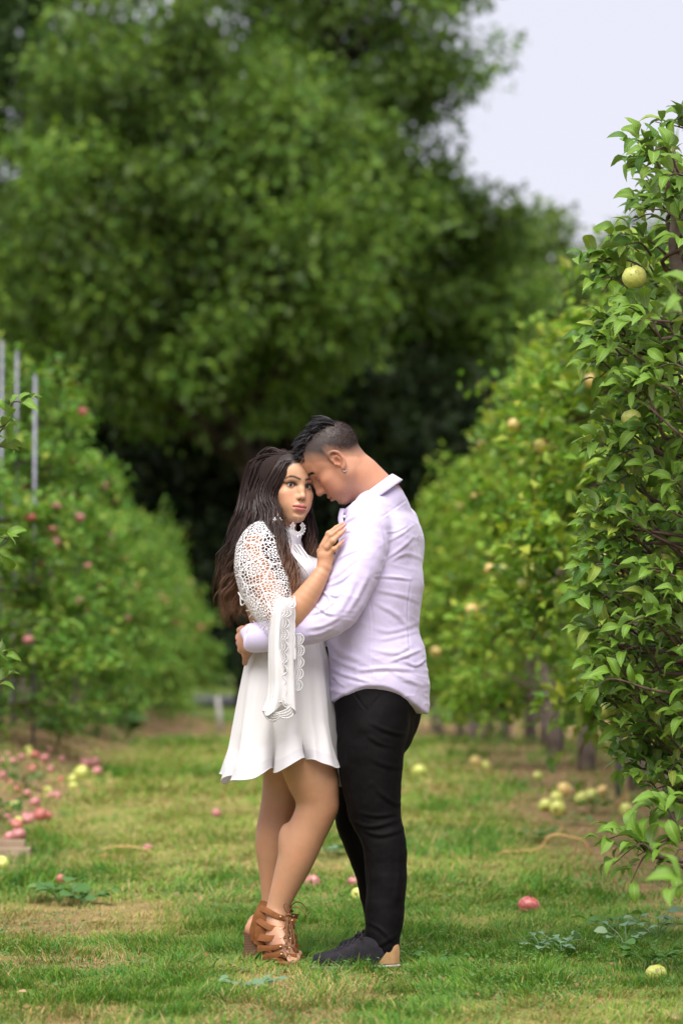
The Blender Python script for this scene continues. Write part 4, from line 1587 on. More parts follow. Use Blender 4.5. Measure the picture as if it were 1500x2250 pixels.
# skirt
nphi, nt_ = 220, 56
phi = np.linspace(0, 2 * np.pi, nphi, endpoint=False)
tt = np.linspace(0, 1, nt_)
rows, rcol = [], []
hem = 1700 + 0 * phi
ang = np.degrees(phi)
hem = np.interp(ang, [0, 40, 90, 140, 180, 200, 225, 245, 262, 280, 297, 312, 328, 345, 360],
                [1712, 1690, 1675, 1690, 1708, 1712, 1713, 1703, 1690, 1672, 1668, 1676, 1690, 1718, 1712])
fold = (np.cos(9 * phi + .9) + .13 * np.cos(23 * phi + .4) + .06 * np.cos(37 * phi) + .55 * np.cos(5 * phi - 1.1) + .45 * np.cos(14 * phi + 2.2))
for t in tt:
    py = 1402 + (hem - 1402) * t
    pm = 1402 + 300 * t
    c = np.interp(pm, [1402, 1450, 1520, 1600, 1680, 1720], [629, 630, 627, 624, 625, 627])
    hw = np.interp(pm, [1402, 1450, 1520, 1600, 1680, 1720], [77, 92, 104, 115, 127, 134]) / 690
    hd = np.interp(pm, [1402, 1450, 1520, 1600, 1680, 1720], [.132, .168, .190, .205, .218, .225])
    am = (.0010 + .0150 * t ** 1.2 + .060 * np.clip(t - .68, 0, 1) ** 1.2)
    r = 1 + (am * fold) / .16 * (1 - .45 * np.exp(-((phi - np.pi) / .5) ** 2))
    pin = .010 * np.exp(-((t - .03) / .05) ** 2) * np.cos(26 * phi) * .25
    cx_, cy_ = np.cos(phi) * (hw * r + pin), np.sin(phi) * (hd * r + pin)
    swirl = .017 * np.clip(t - .8, 0, 1) * 5 * np.sin(9 * phi + .9)
    cx_, cy_ = cx_ - np.sin(phi) * swirl, cy_ + np.cos(phi) * swirl
    base = np.array([at(c, p, 0) for p in py])
    P = base.copy()
    P[:, 0] += cx_
    P[:, 1] += cy_ + 0.0
    # perspective: nearer side is drawn lower, so lift it a little to keep the hem heights
    P[:, 2] = CAM_H + (P[:, 2] - CAM_H) * (P[:, 1] / D0) + .010 * t ** 5 * np.sin(9 * phi + .2) + .007 * t ** 5 * np.cos(14 * phi + 1.0)
    rows.append(P)
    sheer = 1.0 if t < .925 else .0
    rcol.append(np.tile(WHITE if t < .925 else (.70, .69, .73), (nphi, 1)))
Vs = np.concatenate(rows)
Cs = np.concatenate(rcol)
i, j = np.meshgrid(np.arange(nt_ - 1), np.arange(nphi), indexing='ij')
Fs = np.stack([i * nphi + j, (i + 1) * nphi + j, (i + 1) * nphi + (j + 1) % nphi, i * nphi + (j + 1) % nphi], -1).reshape(-1, 4)
Vs = folds(Vs, Fs, [([(560, 1440), (535, 1560), (520, 1690)], .008, 12), ([(600, 1450), (590, 1580), (580, 1700)], .007, 12), ([(650, 1440), (655, 1560), (664, 1660)], .006, 11), ([(700, 1430), (712, 1560), (722, 1680)], .008, 11)])
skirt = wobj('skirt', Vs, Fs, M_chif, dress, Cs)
# rolled hem
hemP = Vs[-nphi:]
hv, hf = tube(np.concatenate([hemP, hemP[:1]]), .0016, 5, cap=False)
wobj('hem', hv, hf, M_chif, dress, np.tile(WHITE, (len(hv), 1)))


def loft(st, nseg=72, fn=None):
    """tube through stations (px, py, y, half px-width m, half depth m) with axis tilt from the path; returns V,F,uv"""
    C = np.array([at(*s[:3]) for s in st]); A = np.array([s[3:5] for s in st])
    n = len(st) * 8
    t0 = np.linspace(0, 1, len(st)); t = np.linspace(0, 1, n)
    P = spline(C, n)
    ab = np.stack([np.interp(t, t0, A[:, k]) for k in (0, 1)], -1)
    T = nrm(np.gradient(P, axis=0))
    Yd = np.array([0, 1.0, 0])
    B = nrm(Yd - T * (T @ Yd)[:, None])         # depth-ish
    Nn = np.cross(T, B)
    a = np.linspace(0, 2 * np.pi, nseg, endpoint=False)
    r = np.ones((n, nseg)) if fn is None else fn(t[:, None], a[None])
    V = P[:, None] + Nn[:, None] * (ab[:, 0, None] * np.cos(a) * r)[..., None] + B[:, None] * (ab[:, 1, None] * np.sin(a) * r)[..., None]
    L_ = np.concatenate([[0], np.cumsum(np.linalg.norm(np.diff(P, axis=0), axis=1))])
    U_ = (a[None] * ab.mean()) + 0 * L_[:, None]
    V_ = L_[:, None] + 0 * a[None]
    i, j = np.meshgrid(np.arange(n - 1), np.arange(nseg), indexing='ij')
    F = np.stack([i * nseg + j, (i + 1) * nseg + j, (i + 1) * nseg + (j + 1) % nseg, i * nseg + (j + 1) % nseg], -1).reshape(-1, 4)
    return V.reshape(-1, 3), F, np.stack([U_, V_], -1).reshape(-1, 2), (n, nseg)


# lace cape sleeve over the right shoulder and upper arm
st = [(592, 1163, -.080, .030, .030), (583, 1178, -.110, .062, .055), (577, 1205, -.145, .083, .070), (577, 1245, -.170, .0895, .076), (585, 1290, -.195, .085, .074), (599, 1335, -.222, .070, .068), (616, 1378, -.245, .050, .058), (624, 1400, -.25, .040, .052)]
V, F, uv, shp = loft(st, 90, lambda t, a: 1 + .03 * np.sin(6 * a + 7 * t) * t)
edge = np.zeros(len(V))
edge[-shp[1] * 2:] = 1
wobj('lace_sleeve', V, F, M_lace, dress, np.stack([uv[:, 0], uv[:, 1], edge], -1))
# plain lace sleeve on the far arm
V, F = tube(spline(arm2[:3], 12), np.linspace(.062, .055, 12), 16, cap=False)
wobj('lace_sleeve', V, F, M_chif, dress, np.tile(WHITE, (len(V), 1)))
# high lace collar, scalloped above
nc = 60
a = np.linspace(0, 2 * np.pi, nc, endpoint=False)
c0, c1 = at(634, 1166, -.012), at(622, 1206, -.008)
rowsC = []
for k, t in enumerate(np.linspace(0, 1, 7)):
    c = c0 * (1 - t) + c1 * t
    rr = .0485 + .010 * t ** 2
    z = (.0035 * np.abs(np.cos(a * 13)) if k == 0 else 0 * a) 
    rowsC.append(np.stack([c[0] + rr * np.cos(a) * .92, c[1] + rr * np.sin(a), c[2] + z - .010 * np.cos(a) * (1 - t)], -1))
Vc = np.concatenate(rowsC)
i, j = np.meshgrid(np.arange(6), np.arange(nc), indexing='ij')
Fc = np.stack([i * nc + j, (i + 1) * nc + j, (i + 1) * nc + (j + 1) % nc, i * nc + (j + 1) % nc], -1).reshape(-1, 4)
lc = mat_lace('collar_lace', .6)
uvc = np.stack([np.tile(a * .05, 7), np.repeat(np.linspace(0, .06, 7), nc), np.repeat([.0, .5, 1, 1, 1, 1, 1], nc)], -1)
wobj('collar', Vc, Fc, M_chif, dress, np.tile(WHITE * .97, (len(Vc), 1)))
# front placket with a lace strip
Pp = spline([at(649, 1196, -.055), at(668, 1222, -.075), at(684, 1250, -.098), at(694, 1275, -.10)], 14)
mb = MB()
for off in (-.011, .011):
    mb.add(*tube(Pp + [off, -.004, 0], .0028, 6), WHITE)
mb.add(*tube(Pp + [0, -.003, 0], .009, 6, flat=.3), WHITE * .97)
mb.obj('placket', M_chif, dress)

# white lacing across the open back
M_cord = mat_plain('white_cord', (.80, .79, .79), rough=.7)
for q in ([(524, 1302, -.10), (534, 1318, -.135), (548, 1318, -.150)], [(528, 1313, -.08), (532, 1330, -.125), (553, 1306, -.16)],
          [(541, 1342, -.08), (552, 1340, -.13), (562, 1334, -.165)], [(556, 1362, -.07), (548, 1357, -.12), (562, 1342, -.165)], [(556, 1362, -.07), (560, 1368, -.13), (570, 1372, -.18)]):
    v, ff = tube(spline([at(*p) for p in q], 12), .0024, 6)
    wobj('lacing', v, ff, M_cord, dress)

# bell sleeve: gathered cloth hanging from the elbow, lace trimmed
st = [(622, 1322, -.262, .028, .050), (621, 1352, -.272, .037, .058), (619, 1400, -.285, .039, .050), (618, 1450, -.295, .038, .043), (619, 1500, -.298, .038, .040), (617, 1540, -.300, .042, .040), (613, 1566, -.300, .050, .040)]
V, F, uv, shp = loft(st, 110, lambda t, a: 1 + (.04 + .13 * t) * np.cos(4 * a + 1.2 * t + .9) * .8 + .05 * t * np.cos(9 * a - 2 * t))
n_, m_ = shp
G = V.reshape(n_, m_, 3)
aa = np.linspace(0, 2 * np.pi, m_, endpoint=False)
drop = (.014 * np.cos(aa - 2.4) + .010 * np.cos(3 * aa + .4))
G[:, :, 2] -= (np.linspace(0, 1, n_) ** 3)[:, None] * drop[None] * 1.4
bell = wobj('bell_sleeve', G.reshape(-1, 3), F, M_chif, dress, np.tile(WHITE * 1.01, (n_ * m_, 1)))


def trim(path, width, side, parent, sc=.016):
    """scalloped lace edging: small loops and fans along a path"""
    P = spline(path, 70)
    d = np.concatenate([[0], np.cumsum(np.linalg.norm(np.diff(P, axis=0), axis=1))])
    T = nrm(np.gradient(P, axis=0))
    S = nrm(np.asarray(side, float) - T * (T @ np.asarray(side, float))[:, None])
    mb = MB()
    mb.add(*tube(P, .0016, 5), WHITE)
    nsc = max(2, int(d[-1] / .034))
    ph = d / d[-1] * nsc
    w = width * (.45 + .55 * np.abs(np.sin(np.pi * ph)) ** .7)
    for k in (.34, .66, 1.0):
        mb.add(*tube(P + S * (w * k)[:, None] + np.array([0, -.0015, 0]), .0013 if k < 1 else .0018, 4), WHITE)
    nb_ = int(d[-1] / .0042)
    for q in range(nb_):
        s = (q + .5) / nb_ * d[-1]
        p = np.array([np.interp(s, d, P[:, c]) for c in range(3)])
        sv = np.array([np.interp(s, d, S[:, c]) for c in range(3)])
        tv = np.array([np.interp(s, d, T[:, c]) for c in range(3)])
        ww = np.interp(s, d, w)
        lean = .35 * math.cos(math.pi * (s / d[-1] * nsc))
        mb.add(*tube(np.stack([p, p + sv * ww + tv * ww * lean]), .00125, 3), WHITE)
    return mb.obj('lace_trim', M_chif, parent)


trim([at(636, 1312, -.318), at(618, 1345, -.335), at(613, 1400, -.338), at(611, 1455, -.336), at(606, 1500, -.333), at(609, 1535, -.332)], .030, (1, 0, 0), bell)
trim([at(646, 1310, -.300), at(645, 1400, -.310), at(646, 1450, -.315)], .004, (1, 0, 0), bell)
trim([at(648, 1392, -.292), at(650, 1430, -.296), at(648, 1480, -.30), at(645, 1518, -.30)], .026, (1, 0, 0), bell)
trim([at(607, 1520, -.335), at(620, 1533, -.335), at(642, 1545, -.325)], .020, (0, 0, -1), bell)
trim([at(584, 1556, -.315), at(606, 1566, -.335), at(630, 1558, -.335), at(640, 1548, -.325)], .026, (0, 0, -1), bell)

# ---- sandals
M_tan = mat_plain('tan_suede', (.180, .066, .020), (.225, .085, .027), 40, .75, .25, .15, 120)
M_stack, nt, out = mat_new('stacked_heel')
tc = nt.nodes.new('ShaderNodeTexCoord'); wv = N(nt, 'ShaderNodeTexWave', bands_direction='Z', Scale=62.0, Distortion=.6)
nt.links.new(tc.outputs['Object'], wv.inputs['Vector'])
pbsdf(nt, out, ramp(nt, wv.outputs['Fac'], [(.2, (.075, .036, .020)), (.8, (.16, .085, .05))]), .6, .3)
M_brass = mat_plain('brass_stud', (.70, .55, .30), rough=.3, Metallic=1.0)
M_lace_tie = mat_plain('brown_cord', (.15, .062, .020), (.19, .08, .03), 80, .7)


def sandal(dx, dy, dpy, label):
    g = lambda px, py, y: at(px + dx, py + dpy, y + dy)
    e = empty('sandal', wloc(woman)); e.location = (0, 0, 0); e.parent = woman
    e['label'] = label
    # block heel
    top = [g(536, 2046, -.045), g(536, 2046, -.100), g(568, 2066, -.120), g(568, 2066, -.062)]
    b0 = g(531, 2101, -.05); b0[2] = .002
    bot = [np.array([p[0] + q, p[1], .002]) for p, q in zip([g(531, 2101, -.042), g(531, 2101, -.096), g(556, 2101, -.112), g(556, 2101, -.060)], (0, 0, 0, 0))]
    V = []
    for t in np.linspace(0, 1, 5):
        for a_, b_ in zip(top, bot):
            V.append(a_ * (1 - t) + b_ * t + (np.array([.004, 0, 0]) * math.sin(t * 3.1) if True else 0))
    F = [[r_ * 4 + k, r_ * 4 + (k + 1) % 4, r_ * 4 + 4 + (k + 1) % 4, r_ * 4 + 4 + k] for r_ in range(4) for k in range(4)] + [[3, 2, 1, 0], [16, 17, 18, 19]]
    wobj('heel', V, F, M_stack, e, smooth=False)
    # sole
    ax = spline([g(540, 2047, -.070), g(566, 2064, -.085), g(598, 2090, -.130), g(628, 2111, -.180), g(656, 2117, -.222)], 20)
    wd = np.interp(np.linspace(0, 1, 20), [0, .15, .45, .75, .95, 1], [.026, .031, .029, .041, .032, .012])
    sd = nrm(np.cross(np.gradient(ax, axis=0), UP)); V = []
    for k in range(20):
        for s_, z_ in ((-1, .004), (1, .004), (1, -.006), (-1, -.006)):
            q = ax[k] + sd[k] * wd[k] * s_ + UP * z_
            q[2] = max(q[2], .001 if z_ < 0 else .010)
            V.append(q)
    F = [[r_ * 4 + k, r_ * 4 + (k + 1) % 4, r_ * 4 + 4 + (k + 1) % 4, r_ * 4 + 4 + k] for r_ in range(19) for k in range(4)] + [[0, 1, 2, 3], [79, 78, 77, 76]]
    wobj('sole', V, F, M_tan, e)

    def strip(path, w, nm='strap', th=.0022):
        """flat band along a path, bulging towards the camera"""
        P = spline([g(*p[:3]) for p in path], 16)
        ww = np.interp(np.linspace(0, 1, 16), np.linspace(0, 1, len(path)), [p[3] if len(p) > 3 else w for p in path])
        T = nrm(np.gradient(P, axis=0))
        out_ = np.array([.1, -1, .15])
        N1 = nrm(out_ - T * (T @ out_)[:, None]); B1 = np.cross(T, N1)
        V = np.stack([P + B1 * ww[:, None] + N1 * th * .6, P + N1 * th, P - B1 * ww[:, None] + N1 * th * .6, P - B1 * ww[:, None] - N1 * th, P + B1 * ww[:, None] - N1 * th], 1).reshape(-1, 3)
        i, j = np.meshgrid(np.arange(15), np.arange(5), indexing='ij')
        F = np.stack([i * 5 + j, i * 5 + (j + 1) % 5, (i + 1) * 5 + (j + 1) % 5, (i + 1) * 5 + j], -1).reshape(-1, 4)
        F = [F, np.array([[0, 1, 2], [0, 2, 3], [0, 3, 4], [75, 77, 76], [75, 78, 77], [75, 79, 78]])]
        return wobj(nm, V, F, M_tan, e, smooth=False)
    # back stay rising to the ankle, then five bands
    strip([(560, 2068, -.118, .012), (563, 2045, -.122, .021), (570, 2015, -.124, .020), (576, 1990, -.118, .010)], .018, 'heel_counter')
    strip([(566, 2076, -.125, .014), (572, 2060, -.128, .020), (572, 2035, -.128, .016)], .016, 'heel_counter')
    for q in ([(572, 1994, -.120, .010), (590, 2003, -.130, .009), (612, 2014, -.135, .008), (627, 2018, -.128, .007)],
              [(566, 2020, -.124, .010), (588, 2036, -.138, .009), (612, 2041, -.150, .008), (622, 2040, -.148, .007)],
              [(564, 2058, -.124, .012), (590, 2062, -.150, .010), (612, 2060, -.168, .008), (622, 2058, -.165, .008)],
              [(566, 2084, -.128, .011), (590, 2083, -.168, .008), (612, 2080, -.190, .007), (622, 2078, -.190, .007)],
              [(578, 2104, -.165, .010), (596, 2100, -.205, .009), (614, 2096, -.215, .008), (622, 2096, -.212, .007)]):
        strip(q, .009)
        c = g(*q[-2][:3]) + np.array([.006, -.005, 0])
        wobj('stud', *[x for x in tube([c, c + [0, -.004, 0]], [.0036, .0026], 8)], M_brass, e)
    for q in ([(636, 2022, -.118), (650, 2024, -.10)], [(632, 2044, -.150), (642, 2046, -.13)], [(632, 2062, -.175), (648, 2070, -.15)],
              [(630, 2082, -.200), (652, 2090, -.175)], [(630, 2100, -.222), (652, 2102, -.205)]):
        strip([(a_, b_, c_, .008) for a_, b_, c_ in q], .008)
        c = g(*q[0]) + np.array([.008, -.008, 0])
        wobj('stud', *[x for x in tube([c, c + [0, -.004, 0]], [.0036, .0026], 8)], M_brass, e)
    # criss-cross laces and the bow
    z = [(626, 2018, -.140), (634, 2034, -.150), (622, 2041, -.158), (634, 2058, -.172), (622, 2060, -.176), (632, 2078, -.196), (620, 2080, -.200), (632, 2096, -.216)]
    wobj('shoelace', *tube(spline([g(*p) for p in z], 40), .0016, 5), M_lace_tie, e)
    z2 = [(636, 2020, -.130), (626, 2034, -.154), (636, 2044, -.160), (624, 2060, -.178), (636, 2064, -.182), (622, 2080, -.202), (634, 2084, -.205)]
    wobj('shoelace', *tube(spline([g(*p) for p in z2], 40), .0016, 5), M_lace_tie, e)
    for p in ([(633, 2010, -.150), (626, 1998, -.155), (624, 1988, -.155), (631, 1986, -.155), (634, 1998, -.155), (633, 2010, -.155)],
              [(634, 2010, -.152), (638, 1998, -.158), (648, 1992, -.165), (660, 1996, -.175), (673, 2012, -.185)],
              [(634, 2010, -.158), (631, 2040, -.178), (632, 2070, -.200), (637, 2092, -.220)],
              [(635, 2010, -.158), (642, 2040, -.175), (647, 2065, -.190), (647, 2080, -.200)],
              [(633, 2012, -.160), (628, 2050, -.185), (636, 2088, -.215), (640, 2060, -.195), (636, 2030, -.170)]):
        wobj('bow', *tube(spline([g(*q) for q in p], 22), .0018, 5), M_lace_tie, e)
    wobj('knot', *tube(spline([g(629, 2012, -.158), g(635, 2009, -.162), g(639, 2013, -.158)], 6), .004, 6), M_lace_tie, e)
    return e


sandal(0, 0, 0, 'brown suede lace-up sandal with stacked block heel, nearer the camera')
sandal(4, .150, -10, 'brown suede lace-up sandal on the far foot')

# ---- earrings: open-work drops
M_ear = mat_plain('white_filigree', (.78, .76, .76), rough=.45, Metallic=.1)


def earring(px, py, y, w, h, tilt):
    c = at(px, py, y)
    e = empty('earring', (0, 0, 0)); e.parent = woman
    e['label'] = 'white filigree drop earring'
    R = np.array([math.cos(tilt), math.sin(tilt), 0])
    pt = lambda u, v: c + R * u * w - UP * v * h
    th = np.linspace(-2.5, 2.5, 40)
    for rr, rad in ((1.0, .0009), (.80, .0006), (.56, .0010)):
        P = np.array([pt(.5 * rr * math.sin(t), .48 - .40 * rr * math.cos(t) * -1 if False else .46 + .40 * rr * -math.cos(t) * -1) for t in th])
        wobj('hoop', *tube(P, rad, 5), M_ear, e)
    mb = MB()
    for t in np.linspace(-2.3, 2.3, 21):
        for r0, r1 in ((.56, .80), (.80, 1.0)):
            a_, b_ = [pt(.5 * q * math.sin(t + .06 * (q > .7)), .46 + .40 * q * math.cos(t)) for q in (r0, r1)]
            mb.add(*tube([a_, b_], .0006, 4))
    for t in np.linspace(-1.9, 1.9, 11):
        q = pt(.55 * math.sin(t), .46 + .445 * math.cos(t))
        mb.add(*tube([q - R * .0012, q + R * .0012], .0015, 6))
    mb.add(*tube([pt(0, .86), pt(0, .98), pt(0, 1.03)], [.002, .0016, .0005], 6))
    mb.obj('filigree', M_ear, e)
    wobj('hook', *tube(spline([pt(0, -.12), pt(.05, -.05), pt(0, .06)], 8), .0008, 5), M_brass, e)


earring(654, 1142, -.085, .046, .058, .30)
earring(610, 1132, -.150, .032, .046, .7)

# ---- hair
HB = np.array((.030, .018, .016))
HT = np.array((.185, .095, .056))
rnd = random.Random(5)


def hair_obj(name, guides, per, width, parent, base=HB, tipc=HT, tip0=.45, pts=26, jitter=.25):
    V, F, CC = strands(guides, per, None, width, rnd, pts=pts, jitter=jitter)
    C = np.concatenate([np.outer(1 - smooth01(tip0, 1.0, t), base) * s + np.outer(smooth01(tip0, 1.0, t), tipc) * s for s, t in CC])
    return wobj(name, V, F, M_hairM, parent, np.clip(C, .004, 1))


# scalp volume under the strands
f = Field(at(470, 1330, 0) * [1, 0, 1] + [0, D0 - .2, 0], at(720, 985, 0) * [1, 0, 1] + [0, D0 + .2, 0], .004)
hc = lambda x, y, z: W2(MW, [(x, y, z)])[0]
Rh = MW[:3, :3] / .985
f.op(p_ell(hc(0, -.012, .033), (.0785, .094, .083), Rh), .01)
f.op(p_ell(hc(.058, -.020, -.010), (.026, .062, .085), Rh), .03)
f.op(p_ell(hc(-.058, -.022, -.010), (.026, .058, .085), Rh), .03)
f.op(p_ell(hc(0, -.070, -.07), (.075, .05, .10), Rh), .03)
chain(f, [at(585, 1110, .03), at(555, 1170, .02), at(530, 1230, .02), at(520, 1290, .03)], [.070, .058, .045, .024], .03)
chain(f, [at(655, 1110, .09), at(672, 1170, .10), at(682, 1230, .09)], [.042, .040, .022], .03)
# keep the face free
f.op(p_ell(hc(.002, .094, -.030), (.063, .066, .094), Rh), .012, sub=True)
V, Q = f.mesh()
V = relax(V, Q, 1)
M_under = mat_plain('hair_under', (.024, .016, .014), rough=.8, spec=.08)
hair = wobj('hair', V, Q, M_under, woman, np.tile(HB * .7, (len(V), 1)))
hair['label'] = 'long dark brown wavy hair'
# front hairline roots: x to the head's right, so the camera side is +x
H = lambda x, y, z: hc(x, y, z)
guides = []


def lock(pts, rad):
    guides.append((np.array(pts), rad))


def wavy(P0, path, amp, freq, ph):
    """path in (px, py, y); adds an S-wave across it that grows downwards"""
    Q_ = spline(np.array(path, float), 14)
    t = np.linspace(0, 1, 14)
    s = amp * smooth01(.05, .5, t) * np.sin(freq * 6.283 * t + ph)
    c = amp * .0012 * smooth01(.05, .5, t) * np.cos(freq * 6.283 * t + ph)
    return list(P0) + [at(Q_[i, 0] + s[i], Q_[i, 1], Q_[i, 2] + c[i]) for i in range(14)]


R18 = [.007, .010, .015, .019] + [.021, .022, .022, .022, .021, .020, .019, .018, .016, .016, .015, .014, .012, .009]
# near side: swept from the parting back over the temple, down beside the face and behind the shoulder
for k in np.arange(0, 10, .5):
    y0 = .076 - .013 * k
    x0 = -.016 + .003 * k
    z0 = .028 + .0815 * math.sqrt(max(.05, 1 - (x0 / .076) ** 2 - ((y0 + .004) / .098) ** 2))
    drop = [H(x0, y0, z0), H(.042 + .003 * k, .064 - .018 * k, .072 + .002 * k), H(.064 + .0018 * k, .064 - .0195 * k, .032), H(.081, .030 - .017 * k, -.040)]
    sx = 598 - 7 * k
    if k < 4:        # the front locks run forward over the shoulder and chest
        path = [(604 - 2 * k, 1125, -.105), (604 - 2 * k, 1160, -.150), (616 - 6 * k, 1200, -.190), (634 - 10 * k, 1240, -.205), (646 - 14 * k, 1280, -.215), (652 - 18 * k, 1312, -.225)]
        lock(wavy(drop, path, 5 + k, 1.6, k * 1.4), R18)
        lock(wavy(drop, [(a_ - 8, b_ + 6, c_ + .006) for a_, b_, c_ in path], 9, 1.9, 2 + k), R18)
        lock(wavy(drop, [(a_ + (0, 2, 6, 10, 12, 14)[i_], b_ - 6, c_ + .010) for i_, (a_, b_, c_) in enumerate(path)], 10, 2.1, 4 + k), R18)
    else:
        path = [(sx, 1125, -.10 + .014 * k), (sx - 14, 1165, -.10 + .016 * k), (sx - 30, 1215, -.09 + .018 * k), (sx - 42, 1265, -.07 + .018 * k), (sx - 44, 1315, -.05 + .014 * k), (sx - 30 + rnd.uniform(-14, 14), 1360 + rnd.uniform(-15, 22), -.03 + .01 * k)]
        lock(wavy(drop, path, 15, 2.7, k * 2.3), R18)
# crown layers
for k in range(11):
    a_ = -1.0 + 2.0 * k / 10
    drop = [H(.004 + .03 * a_, .055 - .03 * abs(a_), .103 - .006 * abs(a_)), H(.055 * a_, -.03, .108 - .012 * abs(a_)), H(.070 * a_, -.092, .08), H(.074 * a_, -.110, .0)]
    path = [(574 - 8 * a_, 1130, .02 - .07 * a_), (556 - 6 * a_, 1175, .02 - .08 * a_), (532 - 6 * a_, 1225, .02 - .08 * a_), (512 - 6 * a_, 1275, .02 - .07 * a_), (502 + 2 * a_, 1325, .02 - .06 * a_), (508 + 14 * a_ + rnd.uniform(-14, 14), 1368 + rnd.uniform(-22, 18), .02 - .05 * a_)]
    lock(wavy(drop, path, 15, 2.8, k * 2.3), R18)
# far side
for k in range(6):
    drop = [H(-.020, .068 - .012 * k, .085 + .004 * k), H(-.052, .050 - .02 * k, .066), H(-.074, .026 - .02 * k, .010), H(-.078, .014 - .018 * k, -.060)]
    path = [(668 - 3 * k, 1135, .085 + .006 * k), (674 - 2 * k, 1170, .08 + .006 * k), (682 - 2 * k, 1205, .06), (688 - 3 * k, 1240, .03), (696 - 5 * k, 1272, .0)]
    lock(wavy(drop, path, 5, 1.7, k * 1.7), [r_ * .72 for r_ in R18])
hair_obj('hair_strands', guides, 95, .00074, hair, pts=27, jitter=.30)
# separate curls lying over the mass, and ends that swing free
guides = []
Rc = [.007] * 9 + [.0080, .0075, .007, .006, .004]
for k in range(26):
    b = rnd.random()
    x0 = 512 + 62 * b
    path = [(x0 + 34 - 10 * b, 1120 + 40 * b, -.03 - .07 * b), (x0 + 12, 1190, -.04 - .09 * b), (x0 - 8, 1255, -.04 - .08 * b), (x0 - 14, 1315, -.03 - .06 * b), (x0 - 8 + rnd.uniform(-16, 16), 1345 + rnd.uniform(-20, 45), -.03 - .04 * b)]
    lock(wavy([], path, rnd.uniform(10, 17), rnd.uniform(2.2, 3.2), k * 2.0), Rc)
for k in range(26):
    b = rnd.random() * 1.5
    path = [(598 + 8 * b, 1135, -.13), (600 + 14 * b, 1180, -.185), (618 + 14 * b, 1230, -.215), (632 + 16 * b, 1275, -.225), (638 + 22 * b, 1312 + rnd.uniform(-15, 20), -.235)]
    lock(wavy([], path, rnd.uniform(5, 10), rnd.uniform(1.6, 2.6), k * 2.7), Rc)
for k in range(12):
    b = rnd.random()
    path = [(672 + 8 * b, 1130, .06), (678 + 8 * b, 1180, .05), (684 + 12 * b, 1230, .02), (690 + 10 * b, 1268, .0)]
    lock(wavy([], path, rnd.uniform(4, 8), rnd.uniform(1.6, 2.6), k * 2.7), Rc)
hair_obj('hair_strands', guides, 30, .00072, hair, HB * 1.7, HT * 1.25, .15, pts=27, jitter=.35)
# fine flyaways
guides = []
for k in range(34):
    a_ = rnd.uniform(-1, 1)
    lock([H(.03 * a_, -.02 + .04 * rnd.random(), .112), H(.06 * a_, -.06, .118 + .008 * rnd.random()), H(.08 * a_, -.115 - .01 * rnd.random(), .05), at(560 - 25 * rnd.random(), 1130 + 30 * rnd.random(), -.05 * a_)], [.002, .003, .004, .005])
for k in range(40):
    x0 = rnd.uniform(480, 590)
    lock([at(x0 + 30, 1150 + rnd.uniform(-20, 60), -.06), at(x0, 1220, -.05), at(x0 - 12 + rnd.uniform(-12, 12), 1290, -.04), at(x0 - rnd.uniform(-20, 30), 1330 + rnd.uniform(0, 60), -.02)], [.002, .004, .006, .008])
hair_obj('hair_strands', guides, 2, .0005, hair, HB * 1.5, HT, .3)
# ------------------------------------------------------------------ the man
Fm, Lm = np.array([-.94, .34, 0]), np.array([-.34, -.94, 0])
man = empty('person', at(835, 2101.5, -.05) * [1, 1, 0], 'man in lavender shirt and black trousers, bowing his head, arm around the woman', 'person')
pa = math.radians(45)
MM = headM(737, 1010, -.045, (-math.cos(pa), .06, -math.sin(pa)), (-math.sin(pa), 0, math.cos(pa)), 1.05)
body = MB()
nb = to_head(MM, at(838, 1098, -.02))


def more_man(f):
    f.op(p_cap(to_head(MM, at(795, 1050, -.03)), nb, .054, .062), .03)


V, Q = head_field({'jaw': 1.10, 'nose': 1.15, 'brow': .0112, 'lip': .95, 'eye_open': .0010, 'eye_dz': -.004, 'eye_tilt': .05, 'ear_y': .010, 'more': more_man}, nb, neck_r=(.054, .060)).mesh()
body.add(W2(MM, V), Q, paint_man(V))
SKM = np.array((.40, .20, .125))
# left hand behind her waist, right hand's fingertips under it
f = Field(at(500, 1475, -.3) * [1, 0, 1] + [0, D0 - .26, 0], at(620, 1350, 0) * [1, 0, 1] + [0, D0 + .10, 0], .0021)
vz = np.array([.15, 0, 1.0])
echain(f, [at(585, 1401, -.205), at(562, 1402, -.190), at(543, 1404, -.160), at(533, 1408, -.125)], vz, [(.030, .022), (.033, .022), (.045, .0200), (.042, .017)], .02)
for i, (py, l) in enumerate(((1384, .0), (1398, .004), (1412, .004), (1427, .0))):
    px = 531 + (2, 0, 1, 4)[i]
    chain(f, [at(px, py, -.125), at(px - 6 - 300 * l * .2, py + 1, -.070), at(px - 1, py + 3, -.020), at(px + 10, py + 4, .02)], [.0110, .0100, .0090, .0080], .007)
    f.op(p_ell(at(px - 1, py, -.118), (.0105, .0105, .0115)), .008)
chain(f, [at(552, 1424, -.165), at(541, 1441, -.140), at(538, 1457, -.115)], [.0140, .0115, .0085], .010)
for px, py in ((521, 1402), (529, 1430)):
    chain(f, [at(548, py - 2, -.03), at(532, py, -.095), at(px + 2, py + 1, -.118)], [.010, .0092, .0085], .006)
V, Q = f.mesh()
cH = np.tile(SKM, (len(V), 1))
for px, py in ((521, 1402), (529, 1430)):
    cH = blend(cH, (.55, .26, .19), gauss(np.linalg.norm(V - at(px + 2, py + 1, -.118), axis=1), .020))
body.add(V, Q, cH)
body.add(*tube(spline([at(820, 1085, -.02), at(835, 1110, -.05), at(806, 1160, -.16), at(764, 1295, -.21), at(738, 1343, -.225), at(645, 1389, -.225), at(580, 1400, -.205)], 40), np.linspace(.045, .024, 40), 10), SKM)
mbody = body.obj('body', M_skinM, man)
